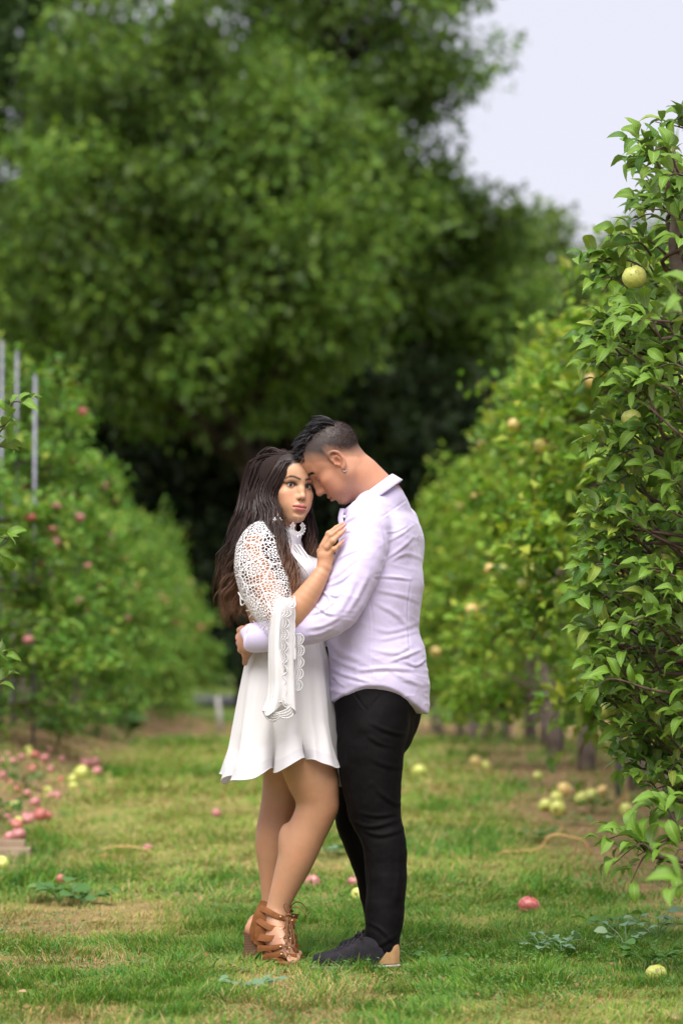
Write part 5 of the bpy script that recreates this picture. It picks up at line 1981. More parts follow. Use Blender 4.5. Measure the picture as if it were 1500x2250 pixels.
for s in (-1, 1):
    eyeball('eye', man, MM, s, (0, 1, -.25), r=.0126)

# ---- shirt
m, nt, out = mat_new('lavender_cotton')
a = N(nt, 'ShaderNodeAttribute', attribute_name='col')
p = pbsdf(nt, out, a.outputs['Color'], .55, .35, bump(nt, noise_fac(nt, 55, 3), .10, .006))
p.inputs['Sheen Weight'].default_value = .2
M_shirt = m
LAV = np.array((.600, .540, .775))
f = Field(at(560, 1580, -.3) * [1, 0, 1] + [0, D0 - .34, 0], at(965, 1030, .3) * [1, 0, 1] + [0, D0 + .32, 0], .0038)
tor = [(838, 1098, .058, .070), (840, 1122, .080, .130), (837, 1180, .118, .180), (827, 1280, .146, .182), (818, 1390, .142, .172), (829, 1450, .151, .178), (833, 1505, .153, .185), (834, 1575, .152, .188)]
echain(f, [at(a_, b_, 0) for a_, b_, c_, d_ in tor], Fm, [(c_, d_) for a_, b_, c_, d_ in tor], .035)
sL, sR = at(838, 1152, 0) + Lm * .165, at(838, 1152, 0) - Lm * .165
for c in (sL, sR):
    f.op(p_cap(at(840, 1112, -.01), c + [0, 0, .016], .050, .060), .04)
f.op(p_ell(at(852, 1092, -.015), (.042, .075, .046)), .03)        # yoke behind the neck
for s in (-1, 1):                      # shoulder blades
    f.op(p_ell(at(848, 1195, 0) - Fm * .035 + Lm * s * .09, (.06, .06, .09)), .03)
sleeveL = [(806, 1163, -.165, .070), (789, 1230, -.190, .0775), (763, 1295, -.212, .072), (738, 1343, -.226, .066), (694, 1371, -.230, .056), (645, 1389, -.225, .047), (606, 1397, -.216, .041)]
chain(f, [at(a_, b_, c_) for a_, b_, c_, d_ in sleeveL], [d_ for *_, d_ in sleeveL], .018)
sleeveR = [sR, at(862, 1250, .205), at(800, 1340, .225), at(720, 1385, .225), at(630, 1400, .19)]
chain(f, sleeveR, [.070, .070, .062, .052, .042], .018)
# curved shirt tail
hc_ = at(833, 1500, 0)
gx = (f.lo[0] + f.h * np.arange(f.n[0]))[:, None, None]; gy = (f.lo[1] + f.h * np.arange(f.n[1]))[None, :, None]; gzz = (f.lo[2] + f.h * np.arange(f.n[2]))[None, None, :]
lat = (gy - hc_[1]) + 0 * gx
fro = (gx - hc_[0]) * Fm[0] + (gy - hc_[1]) * Fm[1]
q_ = np.clip(np.abs(lat) / .185, 0, 1) ** 2.2
zlow = at(833, 1556, 0)[2] + .018 * np.clip(fro / .14, -1, 1)
zhem = zlow * (1 - q_) + (at(800, 1503, -.17)[2]) * q_
f.A = np.maximum(f.A, (zhem - gzz).astype(np.float32))
V, Q = f.mesh()
V = relax(V, Q, 2)
S = []
z2 = lambda pts: [(460 + x / 3, 1240 + y / 3) for x, y in pts]
z1 = lambda pts: [(460 + x / 3, 880 + y / 3) for x, y in pts]
z3 = lambda pts: [(640 + x / 9.375, 1130 + y / 9.375) for x, y in pts]
for pts, amp, w in ((z2([(960, 705), (1150, 685), (1340, 695)]), .0085, 6), (z2([(820, 700), (940, 742), (1060, 775)]), .0075, 5), (z2([(1180, 645), (1280, 605), (1400, 560)]), .007, 5),
                    (z2([(1060, 560), (1220, 585), (1330, 530)]), .005, 6), (z2([(1290, 645), (1360, 665), (1440, 615)]), .007, 4), (z2([(1090, 250), (1230, 330), (1310, 420)]), .005, 7),
                    (z2([(1090, 80), (1220, 85), (1330, 100)]), .007, 4), (z2([(780, 500), (880, 580), (1010, 640)]), .005, 8), (z2([(790, 610), (900, 660), (1020, 700)]), .005, 6),
                    (z2([(800, 720), (860, 780), (900, 800)]), .004, 5), (z2([(1080, 420), (1200, 440), (1390, 380)]), .004, 7), (z2([(1120, 500), (1250, 470), (1400, 430)]), .004, 6),
                    (z2([(1100, 170), (1250, 200), (1390, 250)]), .004, 6), (z2([(1190, 700), (1300, 760), (1420, 800)]), .004, 6), (z2([(1380, 300), (1390, 430), (1420, 560)]), .005, 7),
                    (z3([(860, 985), (1100, 840), (1340, 735)]), .0055, 4), (z3([(690, 1490), (1000, 1370), (1230, 1170)]), .0075, 5), (z3([(1040, 430), (1130, 360), (1260, 348)]), .004, 3),
                    (z3([(1090, 180), (1220, 100), (1350, 20)]), .005, 4), (z3([(700, 1620), (900, 1690), (960, 1660)]), .006, 4), (z3([(640, 1580), (760, 1700), (830, 1830)]), .006, 4),
                    (z2([(690, 260), (770, 320), (830, 330)]), .007, 4), (z2([(670, 330), (750, 300), (830, 240)]), .006, 4), (z2([(650, 420), (760, 400), (880, 330)]), .005, 6), (z2([(640, 470), (740, 450), (830, 400)]), .004, 5),
                    (z2([(750, 120), (850, 60), (960, -40)]), .006, 7), (z2([(900, 330), (980, 200), (1050, 60)]), .006, 8), (z2([(800, 380), (900, 240), (960, 100)]), .004, 8),
                    (z1([(1160, 870), (1230, 860), (1300, 825)]), .004, 3), (z1([(1170, 930), (1260, 880), (1340, 825)]), .004, 4), (z1([(1150, 1050), (1250, 980), (1345, 895)]), .005, 5),
                    (z1([(1130, 1110), (1160, 1010), (1150, 870), (1110, 780)]), -.004, 3), (z1([(880, 780), (1000, 740), (1110, 780)]), -.003, 2.5), (z1([(1110, 785), (1210, 720), (1320, 640)]), -.0035, 2.5),
                    (z1([(1180, 1060), (1290, 1010), (1400, 1040)]), .004, 6), (z2([(1050, 200), (1075, 420), (1060, 780)]), -.003, 2.5), (z2([(1330, 100), (1305, 300), (1320, 640)]), -.0035, 3)):
    S.append((pts, amp * .66, w * .78))
V = folds(V, Q, S)
Nn = vnormals(V, Q)
rid = lambda sx, sy, sz, sd_: 1 - np.abs(2 * vnoise(V[:, 0] * sx + 3 * V[:, 2], V[:, 1] * sy, V[:, 2] * sz + 4 * V[:, 0], sd_) - 1)
pxs, pys = project(V)
crease = .35 + .9 * smooth01(1380, 1470, pys) + .8 * gauss(np.hypot(pxs - 720, pys - 1350), 70) + .5 * gauss(np.hypot(pxs - 870, pys - 1200), 60)
V = V + Nn * (.006 * (fbm(V[:, 0] * 12, V[:, 1] * 12, V[:, 2] * 9, seed=8) - .5) + crease * .0028 * (rid(9, 9, 26, 31) ** 3 - .25) + crease * .0014 * (rid(22, 22, 48, 33) ** 3 - .25))[:, None]
shirt = wobj('shirt', V, Q, M_shirt, man, np.tile(LAV, (len(V), 1)))
shirt['label'] = 'pale lavender dress shirt worn loose'
# cuff
cst = [(602, 1396, -.214, .036, .034), (599, 1396, -.213, .0475, .042), (580, 1399, -.206, .0475, .042), (560, 1401, -.196, .0465, .041), (557, 1401, -.194, .0450, .039), (562, 1401, -.197, .041, .035)]
cv, cf, _, shp = loft(cst, 48, lambda t, a: 1 + .015 * np.cos(3 * a))
wobj('cuff', cv, cf, M_shirt, shirt, np.tile(LAV * 1.02, (len(cv), 1)))
# collar: stand and turned-down leaf
C0 = at(809, 1084, -.034)
bk = at(862, 1044, -.034) - C0; sd = np.array([0, -.084, 0])
nn = nrm(np.cross(bk, sd)); nn = nn if nn[2] > 0 else -nn
nc = 72
th = np.linspace(math.radians(12), math.radians(348), nc)        # 0 = front
rowsC = []
dg = np.degrees(th)
fr = np.exp(-((dg - 12) / 30) ** 2) + np.exp(-((dg - 348) / 30) ** 2)
for k, (rad, dn) in enumerate(((.90, -.040), (.95, -.016), (.985, -.002), (1.02, .002), (1.05, -.006), (1.10, -.018), (1.16, -.032))):
    drop = dn * (1 + .50 * fr * (k > 4))
    r_ = rad + .06 * fr * (k > 4)
    rowsC.append(C0 - np.cos(th)[:, None] * bk * r_[:, None] + np.sin(th)[:, None] * sd * (rad * 1.02) + nn * drop[:, None])
Vc = np.concatenate(rowsC)
i, j = np.meshgrid(np.arange(6), np.arange(nc - 1), indexing='ij')
Fc = np.stack([i * nc + j, i * nc + j + 1, (i + 1) * nc + j + 1, (i + 1) * nc + j], -1).reshape(-1, 4)
collar = wobj('collar', Vc, Fc, M_shirt, shirt, np.tile(LAV * 1.04, (len(Vc), 1)))
md = collar.modifiers.new('thick', 'SOLIDIFY'); md.thickness = .0022
# front edge below the collar
mb = MB()
mb.add(*tube(spline([at(752, 1118, -.05), at(748, 1140, -.06), at(752, 1162, -.07), at(748, 1200, -.06)], 12), .010, 8, flat=.4), LAV)
mb.obj('placket', M_shirt, shirt)
M_button = mat_plain('button', (.75, .73, .78), rough=.3)
wobj('button', *tube([at(757, 1135, -.085), at(757, 1135, -.089)], [.0052, .0045], 10), M_button, shirt)
wobj('button', *tube([at(578, 1428, -.215), at(578, 1428, -.222)], [.005, .0045], 10), M_button, shirt)

# ---- trousers
m, nt, out = mat_new('black_twill')
p = pbsdf(nt, out, ramp(nt, noise_fac(nt, 90, 2), [(.3, (.0026, .0020, .0024)), (.7, (.0038, .0030, .0035))]), .66, .085, bump(nt, noise_fac(nt, 700, 2), .08, .002))
p.inputs['Sheen Weight'].default_value = .004
M_black = m
f = Field(at(690, 2128, -.3) * [1, 0, 0] + [0, D0 - .36, .015], at(960, 1470, .3) * [1, 0, 1] + [0, D0 + .28, 0], .0043)
hip = [(828, 1510, .118, .148), (828, 1545, .128, .160), (824, 1600, .118, .165)]
echain(f, [at(a_, b_, -.02) for a_, b_, c_, d_ in hip], Fm, [(c_, d_) for a_, b_, c_, d_ in hip], .03)
for s in (-1, 1):
    f.op(p_ell(at(860, 1560, -.02) + Lm * s * .075, (.072, .083, .095)), .03)
nl = [(822, 1590, -.10, .116), (814, 1640, -.115, .116), (814, 1690, -.125, .108), (819, 1760, -.14, .0935), (829, 1803, -.15, .082), (844, 1850, -.165, .0735), (847, 1893, -.175, .0725), (848, 1960, -.195, .0660), (844, 2020, -.21, .0640), (839, 2060, -.22, .0600), (845, 2092, -.225, .052)]
fl = [(822, 1590, .06, .110), (806, 1690, .075, .105), (790, 1760, .085, .085), (786, 1803, .09, .0770), (797, 1840, .09, .0720), (811, 1877, .09, .070), (826, 1927, .095, .066), (834, 1977, .10, .0625), (838, 2030, .105, .058), (842, 2065, .11, .052)]
for leg in (nl, fl):
    chain(f, [at(a_, b_, c_) for a_, b_, c_, d_ in leg], [d_ * .915 for *_, d_ in leg], .016)
V, Q = f.mesh()
V = relax(V, Q, 2)
zz = lambda pts: [(480 + x / 3, 1660 + y / 3) for x, y in pts]
S = [(zz([(850, 415), (1000, 470), (1190, 425)]), .010, 6), (zz([(920, 470), (1060, 525), (1235, 480)]), .009, 6), (zz([(1040, 220), (1130, 300), (1215, 330)]), .007, 6), (zz([(880, 440), (960, 560), (1010, 640)]), .007, 7),
     (z2([(930, 815), (1000, 920), (1040, 965)]), -.006, 3), (z2([(1040, 970), (1065, 910), (1110, 860)]), .006, 4), (z2([(1060, 1045), (1180, 1100), (1300, 1125)]), .009, 6), (z2([(1040, 1125), (1120, 1180), (1210, 1200)]), .007, 6),
     (z2([(1080, 1290), (1180, 1330), (1290, 1340)]), .006, 7), (zz([(955, 1090), (1060, 1140), (1150, 1230)]), .007, 6), (zz([(1010, 1300), (1080, 1240), (1190, 1180)]), .006, 6),
     (zz([(1030, 560), (1000, 800), (1010, 1000)]), .006, 8), (zz([(1200, 560), (1190, 800), (1170, 980)]), .005, 9), (zz([(860, 60), (880, 250), (900, 400)]), .006, 9),
     (zz([(930, 380), (1050, 400), (1180, 380)]), .007, 5), (z2([(830, 930), (900, 1150), (930, 1400)]), .005, 10)]
V = folds(V, Q, [(a_, b_ * .45, c_ * .8) for a_, b_, c_ in S])
Nn = vnormals(V, Q)
V = V + Nn * (.010 * (fbm(V[:, 0] * 13, V[:, 1] * 13, V[:, 2] * 16, seed=18) - .5))[:, None]
V[:, 2] = np.maximum(V[:, 2], .018)
trous = wobj('trousers', V, Q, M_black, man)
trous['label'] = 'slim black trousers'

# ---- shoes
M_canvas = mat_plain('black_canvas', (.010, .009, .012), (.017, .015, .020), 60, .8, .2, .2, 500)
M_tanpatch = mat_plain('tan_heel_patch', (.33, .19, .085), (.38, .23, .11), 50, .75, .25, .15, 300)
M_solesh = mat_plain('pale_rubber_sole', (.30, .26, .22), (.38, .33, .28), 40, .7, .3)
M_eyelet = mat_plain('steel_eyelet', (.62, .62, .66), rough=.3, Metallic=1.0)
M_blk_lace = mat_plain('black_lace', (.012, .010, .014), rough=.85)


def shoe(heel, toe, label):
    """heel and toe points on the ground"""
    heel, toe = np.asarray(heel, float), np.asarray(toe, float)
    e = empty('shoe', (0, 0, 0)); e.parent = man
    e['label'] = label
    d = toe - heel; L = np.linalg.norm(d[:2]); d = d / np.linalg.norm(d); sd = np.array([-d[1], d[0], 0])
    n = 26
    t = np.linspace(0, 1, n)
    wid = np.interp(t, [0, .06, .25, .5, .7, .86, .95, 1], [.016, .030, .034, .040, .047, .043, .030, .004])
    top = np.interp(t, [0, .05, .2, .36, .46, .6, .75, .88, .96, 1], [.070, .082, .086, .094, .090, .072, .056, .049, .042, .016])
    m_ = 18
    a_ = np.linspace(0, np.pi, m_)
    V = []
    for k in range(n):
        for q in a_:
            V.append(heel + d * L * t[k] + sd * wid[k] * np.sign(math.cos(q)) * abs(math.cos(q)) ** .6 + UP * (.012 + (top[k] - .012) * math.sin(q) ** .75))
    i, j = np.meshgrid(np.arange(n - 1), np.arange(m_ - 1), indexing='ij')
    F = np.stack([i * m_ + j, i * m_ + j + 1, (i + 1) * m_ + j + 1, (i + 1) * m_ + j], -1).reshape(-1, 4)
    V = np.array(V)
    wobj('upper', V, F, M_canvas, e)
    # sole
    sv = []
    for k in range(n):
        for s_, z_ in ((-1, .0105), (1, .0105), (1, .001), (-1, .001)):
            sv.append(heel + d * (L * 1.02 * t[k] - .004) + sd * (wid[k] + .003) * s_ + UP * z_)
    F2 = [[r_ * 4 + k, r_ * 4 + (k + 1) % 4, r_ * 4 + 4 + (k + 1) % 4, r_ * 4 + 4 + k] for r_ in range(n - 1) for k in range(4)] + [[0, 1, 2, 3], [4 * n - 1, 4 * n - 2, 4 * n - 3, 4 * n - 4]]
    wobj('sole', sv, F2, M_solesh, e)
    # tan heel patch: a cup just outside the upper
    nk, nv_ = 18, 9
    for s_ in (-1, 1):
        pv = []
        for k in range(nk):
            tk = .27 * k / (nk - 1)
            lim = .066 * max(0.02, 1 - (tk / .27) ** 1.6)
            tp, wd_ = np.interp(tk, t, top), np.interp(tk, t, wid)
            for v in np.linspace(0, 1, nv_):
                z_ = .013 + lim * v
                sn = np.clip((z_ - .012) / (tp - .012), 0, 1) ** (1 / .75)
                pv.append(heel + d * (L * tk - .003) + sd * s_ * (wd_ * max(0, 1 - sn * sn) ** .3 + .0025) + UP * z_)
        i, j = np.meshgrid(np.arange(nk - 1), np.arange(nv_ - 1), indexing='ij')
        Fp = np.stack([i * nv_ + j, i * nv_ + j + 1, (i + 1) * nv_ + j + 1, (i + 1) * nv_ + j], -1).reshape(-1, 4)
        wobj('heel_patch', pv, Fp, M_tanpatch, e)
    # laces and eyelets
    for k in range(5):
        tt_ = .43 + .065 * k
        h_ = np.interp(tt_, t, top)
        w_ = np.interp(tt_, t, wid)
        c = heel + d * L * tt_ + UP * (h_ - .004)
        for s_ in (-1, 1):
            p = c + sd * s_ * w_ * .55 - UP * .010
            wobj('eyelet', *tube([p, p + (sd * s_ * .5 + UP * .6) * .006], [.0036, .0030], 8), M_eyelet, e)
        P = spline([c + sd * -.55 * w_ - UP * .004, c + UP * .008, c + sd * .55 * w_ - UP * .004 + d * .012], 8)
        wobj('shoelace', *tube(P, .0028, 5), M_blk_lace, e)
    c = heel + d * L * .44 + UP * .098
    for s_ in (-1, 1):
        wobj('shoelace', *tube(spline([c, c + sd * s_ * .022 + UP * .012, c + sd * s_ * .036 - UP * .006, c + sd * s_ * .012 - UP * .002], 12), .0022, 5), M_blk_lace, e)
    # collar rim
    P = np.array([V[k * m_ + m_ // 2] for k in range(2, 11)])
    return e


sh = lambda px, y: np.array([at(px, 1446, y)[0], D0 + y, 0.0])
shoe(sh(872, -.235), sh(684, -.285), 'black canvas lace-up shoe with tan heel patch, nearer the camera')
shoe(sh(868, .115), sh(742, .085), 'black canvas lace-up shoe on the far foot')

# ---- hair: faded sides, spiky top swept forward
rnd = random.Random(11)
Hm = lambda x, y, z: W2(MM, [(x, y, z)])[0]
guides = []
scalp = lambda x, y: .036 + .0805 * math.sqrt(max(0.02, 1 - (x / .076) ** 2 - ((y + .004) / .096) ** 2))
prof = lambda y: float(np.interp(y, [-.085, -.07, -.05, .0, .07, .085, .10], [.108, .126, .140, .134, .120, .106, .088]))
for k in range(210):
    x = rnd.uniform(-.050, .050); y = rnd.uniform(-.075, .076)
    if abs(x) > .050 - .22 * max(0, -y - .03):
        continue
    z = scalp(x, y)
    ln = rnd.uniform(.028, .046) * (1 if y < .03 else .75)
    yt = min(y + ln, .094 + rnd.uniform(-.006, .008))
    zt = prof(yt) - .018 * (x / .05) ** 2 + rnd.uniform(-.022, .011)
    p0 = np.array([x, y, z - .003]); tip = np.array([x * 1.15 + rnd.uniform(-.012, .012), yt + rnd.uniform(-.006, .006), max(zt, scalp(x, min(yt, .085)) + .002)])
    mid = p0 * .5 + tip * .5 + np.array([0, -.007, .005])
    guides.append((np.array([Hm(*p0), Hm(*(p0 * .75 + mid * .25 + np.array([0, -.002, .002]))), Hm(*mid), Hm(*tip)]), [.0062, .0056, .0040, .0005]))
V, F, CC = strands(guides, 26, None, .00062, rnd, pts=8, jitter=.10, contrast=3.0)
C = np.concatenate([np.outer(np.ones(len(t)), (.012, .010, .013)) * s for s, t in CC])
mhair = wobj('hair', V, F, M_hairM, man, C)
mhair['label'] = 'black spiky hair swept forward, sides faded short'
# clipped hair on the sides
VV, FF, CC, n0 = [], [], [], 0
dirs_ = nrm(np.random.default_rng(3).normal(0, 1, (9000, 3)))
dirs_ = dirs_[dirs_[:, 2] > -.75]
roots = np.array([0, -.006, .036]) + dirs_ * [.074, .094, .079]
for v, p, sc in zip(dirs_, roots, man_scalp(roots)):
    if rnd.random() > sc * 1.1 or (p[2] > .095 and abs(p[0]) < .045 and p[1] > -.05):
        continue
    ln = .0022 + .007 * max(0, sc - .6)
    d1 = nrm(v * .6 + np.array([0, .25 if p[1] > 0 else -.15, -.35]))
    P = np.array([Hm(*(p - v * .001)), Hm(*(p + d1 * ln * .5 + v * .001)), Hm(*(p + d1 * ln))])
    tv, tf = tube(P, [.00035, .0003, .00015], 3, cap=False)
    VV.append(tv); FF.append(tf[0] + n0); n0 += len(tv)
wobj('hair_clipped', np.concatenate(VV), np.concatenate(FF), M_under, mhair, np.tile((.016, .013, .014), (n0, 1)))
# brow hairs
VV, FF, n0 = [], [], 0
for k in range(260):
    s = rnd.choice((-1, 1)); u = rnd.random()
    ax_ = .010 + .041 * u
    z = np.interp(ax_, [.010, .020, .033, .043, .051], [.018, .0205, .023, .0205, .0165]) + rnd.uniform(-.003, .003)
    y = .0935 - .9 * max(0, ax_ - .012) ** 1.25 * 1.2
    P = np.array([Hm(s * ax_, y - .001, z), Hm(s * (ax_ + .003), y + .002, z + .002), Hm(s * (ax_ + .007), y + .0015, z + .002)])
    tv, tf = tube(P, [.0005, .0004, .0001], 3, cap=False)
    VV.append(tv); FF.append(tf[0] + n0); n0 += len(tv)
wobj('eyebrows', np.concatenate(VV), np.concatenate(FF), M_hairM, mhair, np.tile((.014, .011, .012), (n0, 1)))
# goatee
VV, FF, n0 = [], [], 0
for k in range(500):
    x, z = rnd.gauss(0, .010), -.100 + rnd.gauss(0, .008)
    y = .0835 - 9 * x * x - 10 * (z + .098) ** 2
    P = np.array([Hm(x, y - .002, z), Hm(x * 1.05, y + .003, z - .003), Hm(x * 1.1, y + .004, z - .007)])
    tv, tf = tube(P, [.0005, .0004, .0001], 3, cap=False)
    VV.append(tv); FF.append(tf[0] + n0); n0 += len(tv)
wobj('goatee', np.concatenate(VV), np.concatenate(FF), M_hairM, mhair, np.tile((.020, .015, .014), (n0, 1)))
# hoop earring
M_silver = mat_plain('silver', (.80, .80, .82), rough=.15, Metallic=1.0)
e0 = Hm(-.0775, .002, -.042)
th = np.linspace(0, 2 * np.pi * .93, 22)
P = e0 + np.outer(np.cos(th), [.0062, -.001, 0]) + np.outer(np.sin(th), [0, 0, .0062])
wobj('hoop_earring', *tube(P, .0016, 7), M_silver, man)
# ------------------------------------------------------------------ the near apple tree on the right, in focus
LEAF_V, LEAF_F = leaf_hi()
rn = np.random.default_rng(31)


def leaf_variant(k):
    V = LEAF_V.copy()
    t = V[:, 1]
    bend, twist, wav = (.0, .0, .0) if k == 0 else ((-.10, .25, .04), (.14, -.3, .06), (-.26, .1, .05), (-.05, .5, .06))[k - 1]
    V[:, 2] += bend * t * t + wav * np.sin(9 * t + k) * np.abs(V[:, 0]) + twist * .35 * t * V[:, 0] * .5
    V[:, 0] *= 0.5 * .48
    return V


LEAF_UV = np.stack([np.abs(LEAF_V[:, 0]), LEAF_V[:, 1], 0 * LEAF_V[:, 0]], -1)
LEAF_MESH = []
for k in range(5):
    me = mesh('apple_leaf', leaf_variant(k), LEAF_F, LEAF_UV)
    me.materials.append(M_leafN)
    LEAF_MESH.append(me)
LEAF_VAR = [leaf_variant(k) for k in range(5)]


def shoot_leaves(S, n, r, L0, out):
    """leaves set alternately along a shoot: base, direction, normal, length"""
    res = []
    T = nrm(np.gradient(S, axis=0))
    for k in range(n):
        f = .08 + .92 * (k + r.uniform(-.2, .2)) / n
        f = min(max(f, 0), 1)
        p = np.array([np.interp(f, np.linspace(0, 1, len(S)), S[:, c]) for c in range(3)])
        t = T[min(int(f * (len(S) - 1)), len(S) - 1)]
        az = k * 2.4 + r.normal(0, .35)
        side = nrm(np.cross(t, [0, 0, 1.0]) + 1e-6)
        upv = np.cross(side, t)
        d = t * (.55 + .5 * f) + (side * math.cos(az) + upv * (math.sin(az) * .7 + .25)) * .85 + np.array([0, 0, .02]) + np.asarray(out) * .25
        d = nrm(d)
        nn = nrm(np.array([0, -.25, 1.0]) + r.normal(0, .38, 3))
        L = L0 * r.uniform(.72, 1.12) * (.8 + .3 * (1 - abs(2 * f - 1)))
        res.append((p + d * .015, d, nn, L))
    return res


def near_tree(base, lead_pts, shoots, apples, label, nobj, loose=0.0):
    """base: foot; lead_pts: trunk line; shoots: (start, tip, leaves, leaf length)"""
    e = empty('apple_tree', base, label, 'apple tree', 'near apple trees')
    tr = MB()
    LP = spline(lead_pts, 24)
    tr.add(*tube(LP, np.linspace(.050, .008, 24), 9))
    tr.obj('trunk', M_bark, e)
    lb, allv = MB(), []
    for s0, tip, n, L0 in shoots:
        s0, tip = np.asarray(s0), np.asarray(tip)
        mid = (s0 + tip) * .5 + np.array([0, 0, .035]) + rn.normal(0, .015, 3)
        S = spline([s0, mid, tip], 10)
        lb.add(*tube(S, np.linspace(.0045, .0015, 10), 5))
        i = np.argmin(np.linalg.norm(LP - (s0 + [0, 0, -.12]), axis=1))
        if nobj < 100 or s0[1] < D0 - .5 or rn.random() < .5:
            B = spline([LP[i], (LP[i] + s0) * .5 + rn.normal(0, .04, 3), s0], 8)
            lb.add(*tube(B, np.linspace(.010, .0045, 8), 5))
        allv += shoot_leaves(S, n, rn, L0, (tip - s0))
    lb.obj('limbs', M_twig, e)
    P = np.array([v[0] for v in allv]); px, py = project(P)
    vis = (px > -20) & (px < 1520) & (py > -20) & (py < 2270)
    order = np.argsort(np.where(vis, P[:, 1], 1e9))[:nobj] if nobj else []
    chosen = set(int(i) for i in order if vis[i])
    off = np.array(base)
    VV, FF, n0 = [], {}, 0
    for i, (p, d, nn, L) in enumerate(allv):
        Xa, Ya, Za = [v[0] for v in leaf_frames(d[None], nn[None])]
        k = int(rn.integers(0, 5))
        if i in chosen:
            o = link('leaf', LEAF_MESH[k], None, e)
            M = Matrix([[*(c)] for c in np.stack([Xa, Ya, Za], 1)]).to_4x4()
            o.matrix_local = Matrix.Translation(Vector(p - off)) @ M @ Matrix.Scale(L, 4)
        else:
            v = LEAF_VAR[k] * L
            VV.append(p + v[:, :1] * Xa + v[:, 1:2] * Ya + v[:, 2:3] * Za)
            for f in LEAF_F:
                FF.setdefault(f.shape[1], []).append(f + n0)
            n0 += len(v)
    if VV:
        c = wobj('foliage', np.concatenate(VV), [np.concatenate(f) for f in FF.values()], M_leafN, e, np.tile(LEAF_UV, (len(VV), 1)))
        c['kind'] = 'stuff'
    for key, px_, py_, y_, s_ in apples:
        p = at(px_, py_, y_)
        o = link('apple', AP[key], None, e, Vector(p - off))
        o.scale = (s_,) * 3
        o.rotation_euler = (rn.normal(0, .25), rn.normal(0, .25), rn.uniform(0, 6))
        q = link('stem', STEM, None, o)
    return e


bound = [(250, 1405), (300, 1340), (340, 1350), (420, 1350), (500, 1300), (548, 1240), (610, 1260), (680, 1275), (735, 1232), (790, 1245), (840, 1320), (900, 1280), (960, 1250), (1030, 1275),
         (1090, 1240), (1150, 1255), (1230, 1225), (1300, 1240), (1380, 1230), (1450, 1250), (1520, 1245), (1590, 1290), (1650, 1310), (1700, 1360), (1730, 1430)]
by, bx_ = [b[0] for b in bound], [b[1] for b in bound]
shoots = []
for py, px in bound:                       # the outline shoots
    y = rn.uniform(-.18, .12)
    shoots.append((at(px + rn.uniform(110, 170), py + rn.uniform(30, 90), y + .08), at(px + 34, py + 18, y), 10, .077))
    shoots.append((at(px + rn.uniform(120, 190), py + rn.uniform(0, 60) + 20, y + .12), at(px + 62, py + 30 + rn.uniform(-10, 20), y + .02), 9, .077))
for k in range(350):                       # the body of the crown
    py = rn.uniform(300, 1720)
    lo = np.interp(py, by, bx_)
    px = lo + 45 + rn.random() ** 1.1 * (1600 - lo)
    if px > 1580 or (py < 640 and rn.random() < .55):
        continue
    y = rn.uniform(-.35, .55)
    shoots.append((at(px + rn.uniform(60, 150), py + rn.uniform(-10, 110), y + rn.uniform(-.05, .2)), at(px, py, y), 9, .077))
# long low branch reaching in at the lower right
for (a0, b0, a1, b1, y, n) in ((1530, 1850, 1400, 1880, -.75, 7), (1420, 1870, 1320, 1850, -.78, 9), (1440, 1880, 1345, 1900, -.80, 9), (1440, 1885, 1385, 1940, -.80, 8), (1500, 1840, 1420, 1800, -.74, 8), (1540, 1780, 1460, 1775, -.7, 8), (1520, 1880, 1470, 1930, -.8, 8)):
    shoots.append((at(a0, b0, y), at(a1, b1, y), n, .082))
# out-of-focus leaves hanging nearer to the camera
for (a0, b0, a1, b1, y, n) in ((1560, 760, 1450, 700, -1.9, 6), (1580, 690, 1490, 670, -2.0, 5), (1570, 2010, 1480, 1960, -2.2, 5), (1590, 2080, 1500, 2060, -2.2, 4)):
    shoots.append((at(a0, b0, y), at(a1, b1, y), n, .085))
tb_ = at(1660, 1446, .15); tb_[2] = 0.0
near_tree((tb_[0], tb_[1], 0.0), [tb_ + [0, 0, -.05], at(1640, 1500, .15), at(1600, 1100, .12), at(1530, 760, .1), at(1482, 560, .08), at(1490, 420, .06), at(1470, 300, .05)], shoots,
          [('G', 1393, 610, -.06, .080), ('G', 1386, 921, .0, .066), ('B', 1498, 440, .0, .070), ('G', 1455, 1240, .05, .07), ('G', 1372, 1165, .45, .07), ('G', 1330, 1560, .3, .065)],
          'near apple tree at the right edge, sharp curled leaves against the sky', 300)

# sprigs that reach in from the left edge
sh2 = []
for (a0, b0, a1, b1, y, n) in ((-70, 990, 20, 925, .55, 7), (10, 935, 66, 890, .55, 7), (-40, 1000, 15, 985, .6, 6), (-60, 1195, 18, 1185, .55, 7), (-40, 1240, 8, 1225, .6, 5), (-60, 1450, 20, 1440, .7, 6), (-50, 1520, 12, 1490, .7, 6)):
    sh2.append((at(a0, b0, y), at(a1, b1, y), n, .075))
lb_ = at(-330, 1446, .6); lb_[2] = 0.0
near_tree((lb_[0], lb_[1], 0.0), [lb_ + [0, 0, -.05], at(-330, 1600, .6), at(-300, 1200, .6), at(-250, 900, .6)], sh2, [], 'apple tree outside the left edge, its sprigs poking into view', 60)


# ------------------------------------------------------------------ windfalls and other small things on the ground
def on_ground(px, py):
    """where the ray through a pixel meets the ground"""
    dd = np.linspace(5, 60, 2200)
    p1 = at(px, py, 1.0 - D0) - [0, 0, CAM_H]
    PP = dd[:, None] * p1 + [0, 0, CAM_H]
    hit = np.flatnonzero(PP[:, 2] <= gz(PP[:, 0], PP[:, 1]))
    if len(hit):
        p, d = PP[hit[0]], float(dd[hit[0]])
        return np.array([p[0], p[1], float(gz(p[0], p[1]))]), d
    p = at(px, py, 40.0 - D0)
    return np.array([p[0], p[1], float(gz(p[0], p[1]))]), 40.0


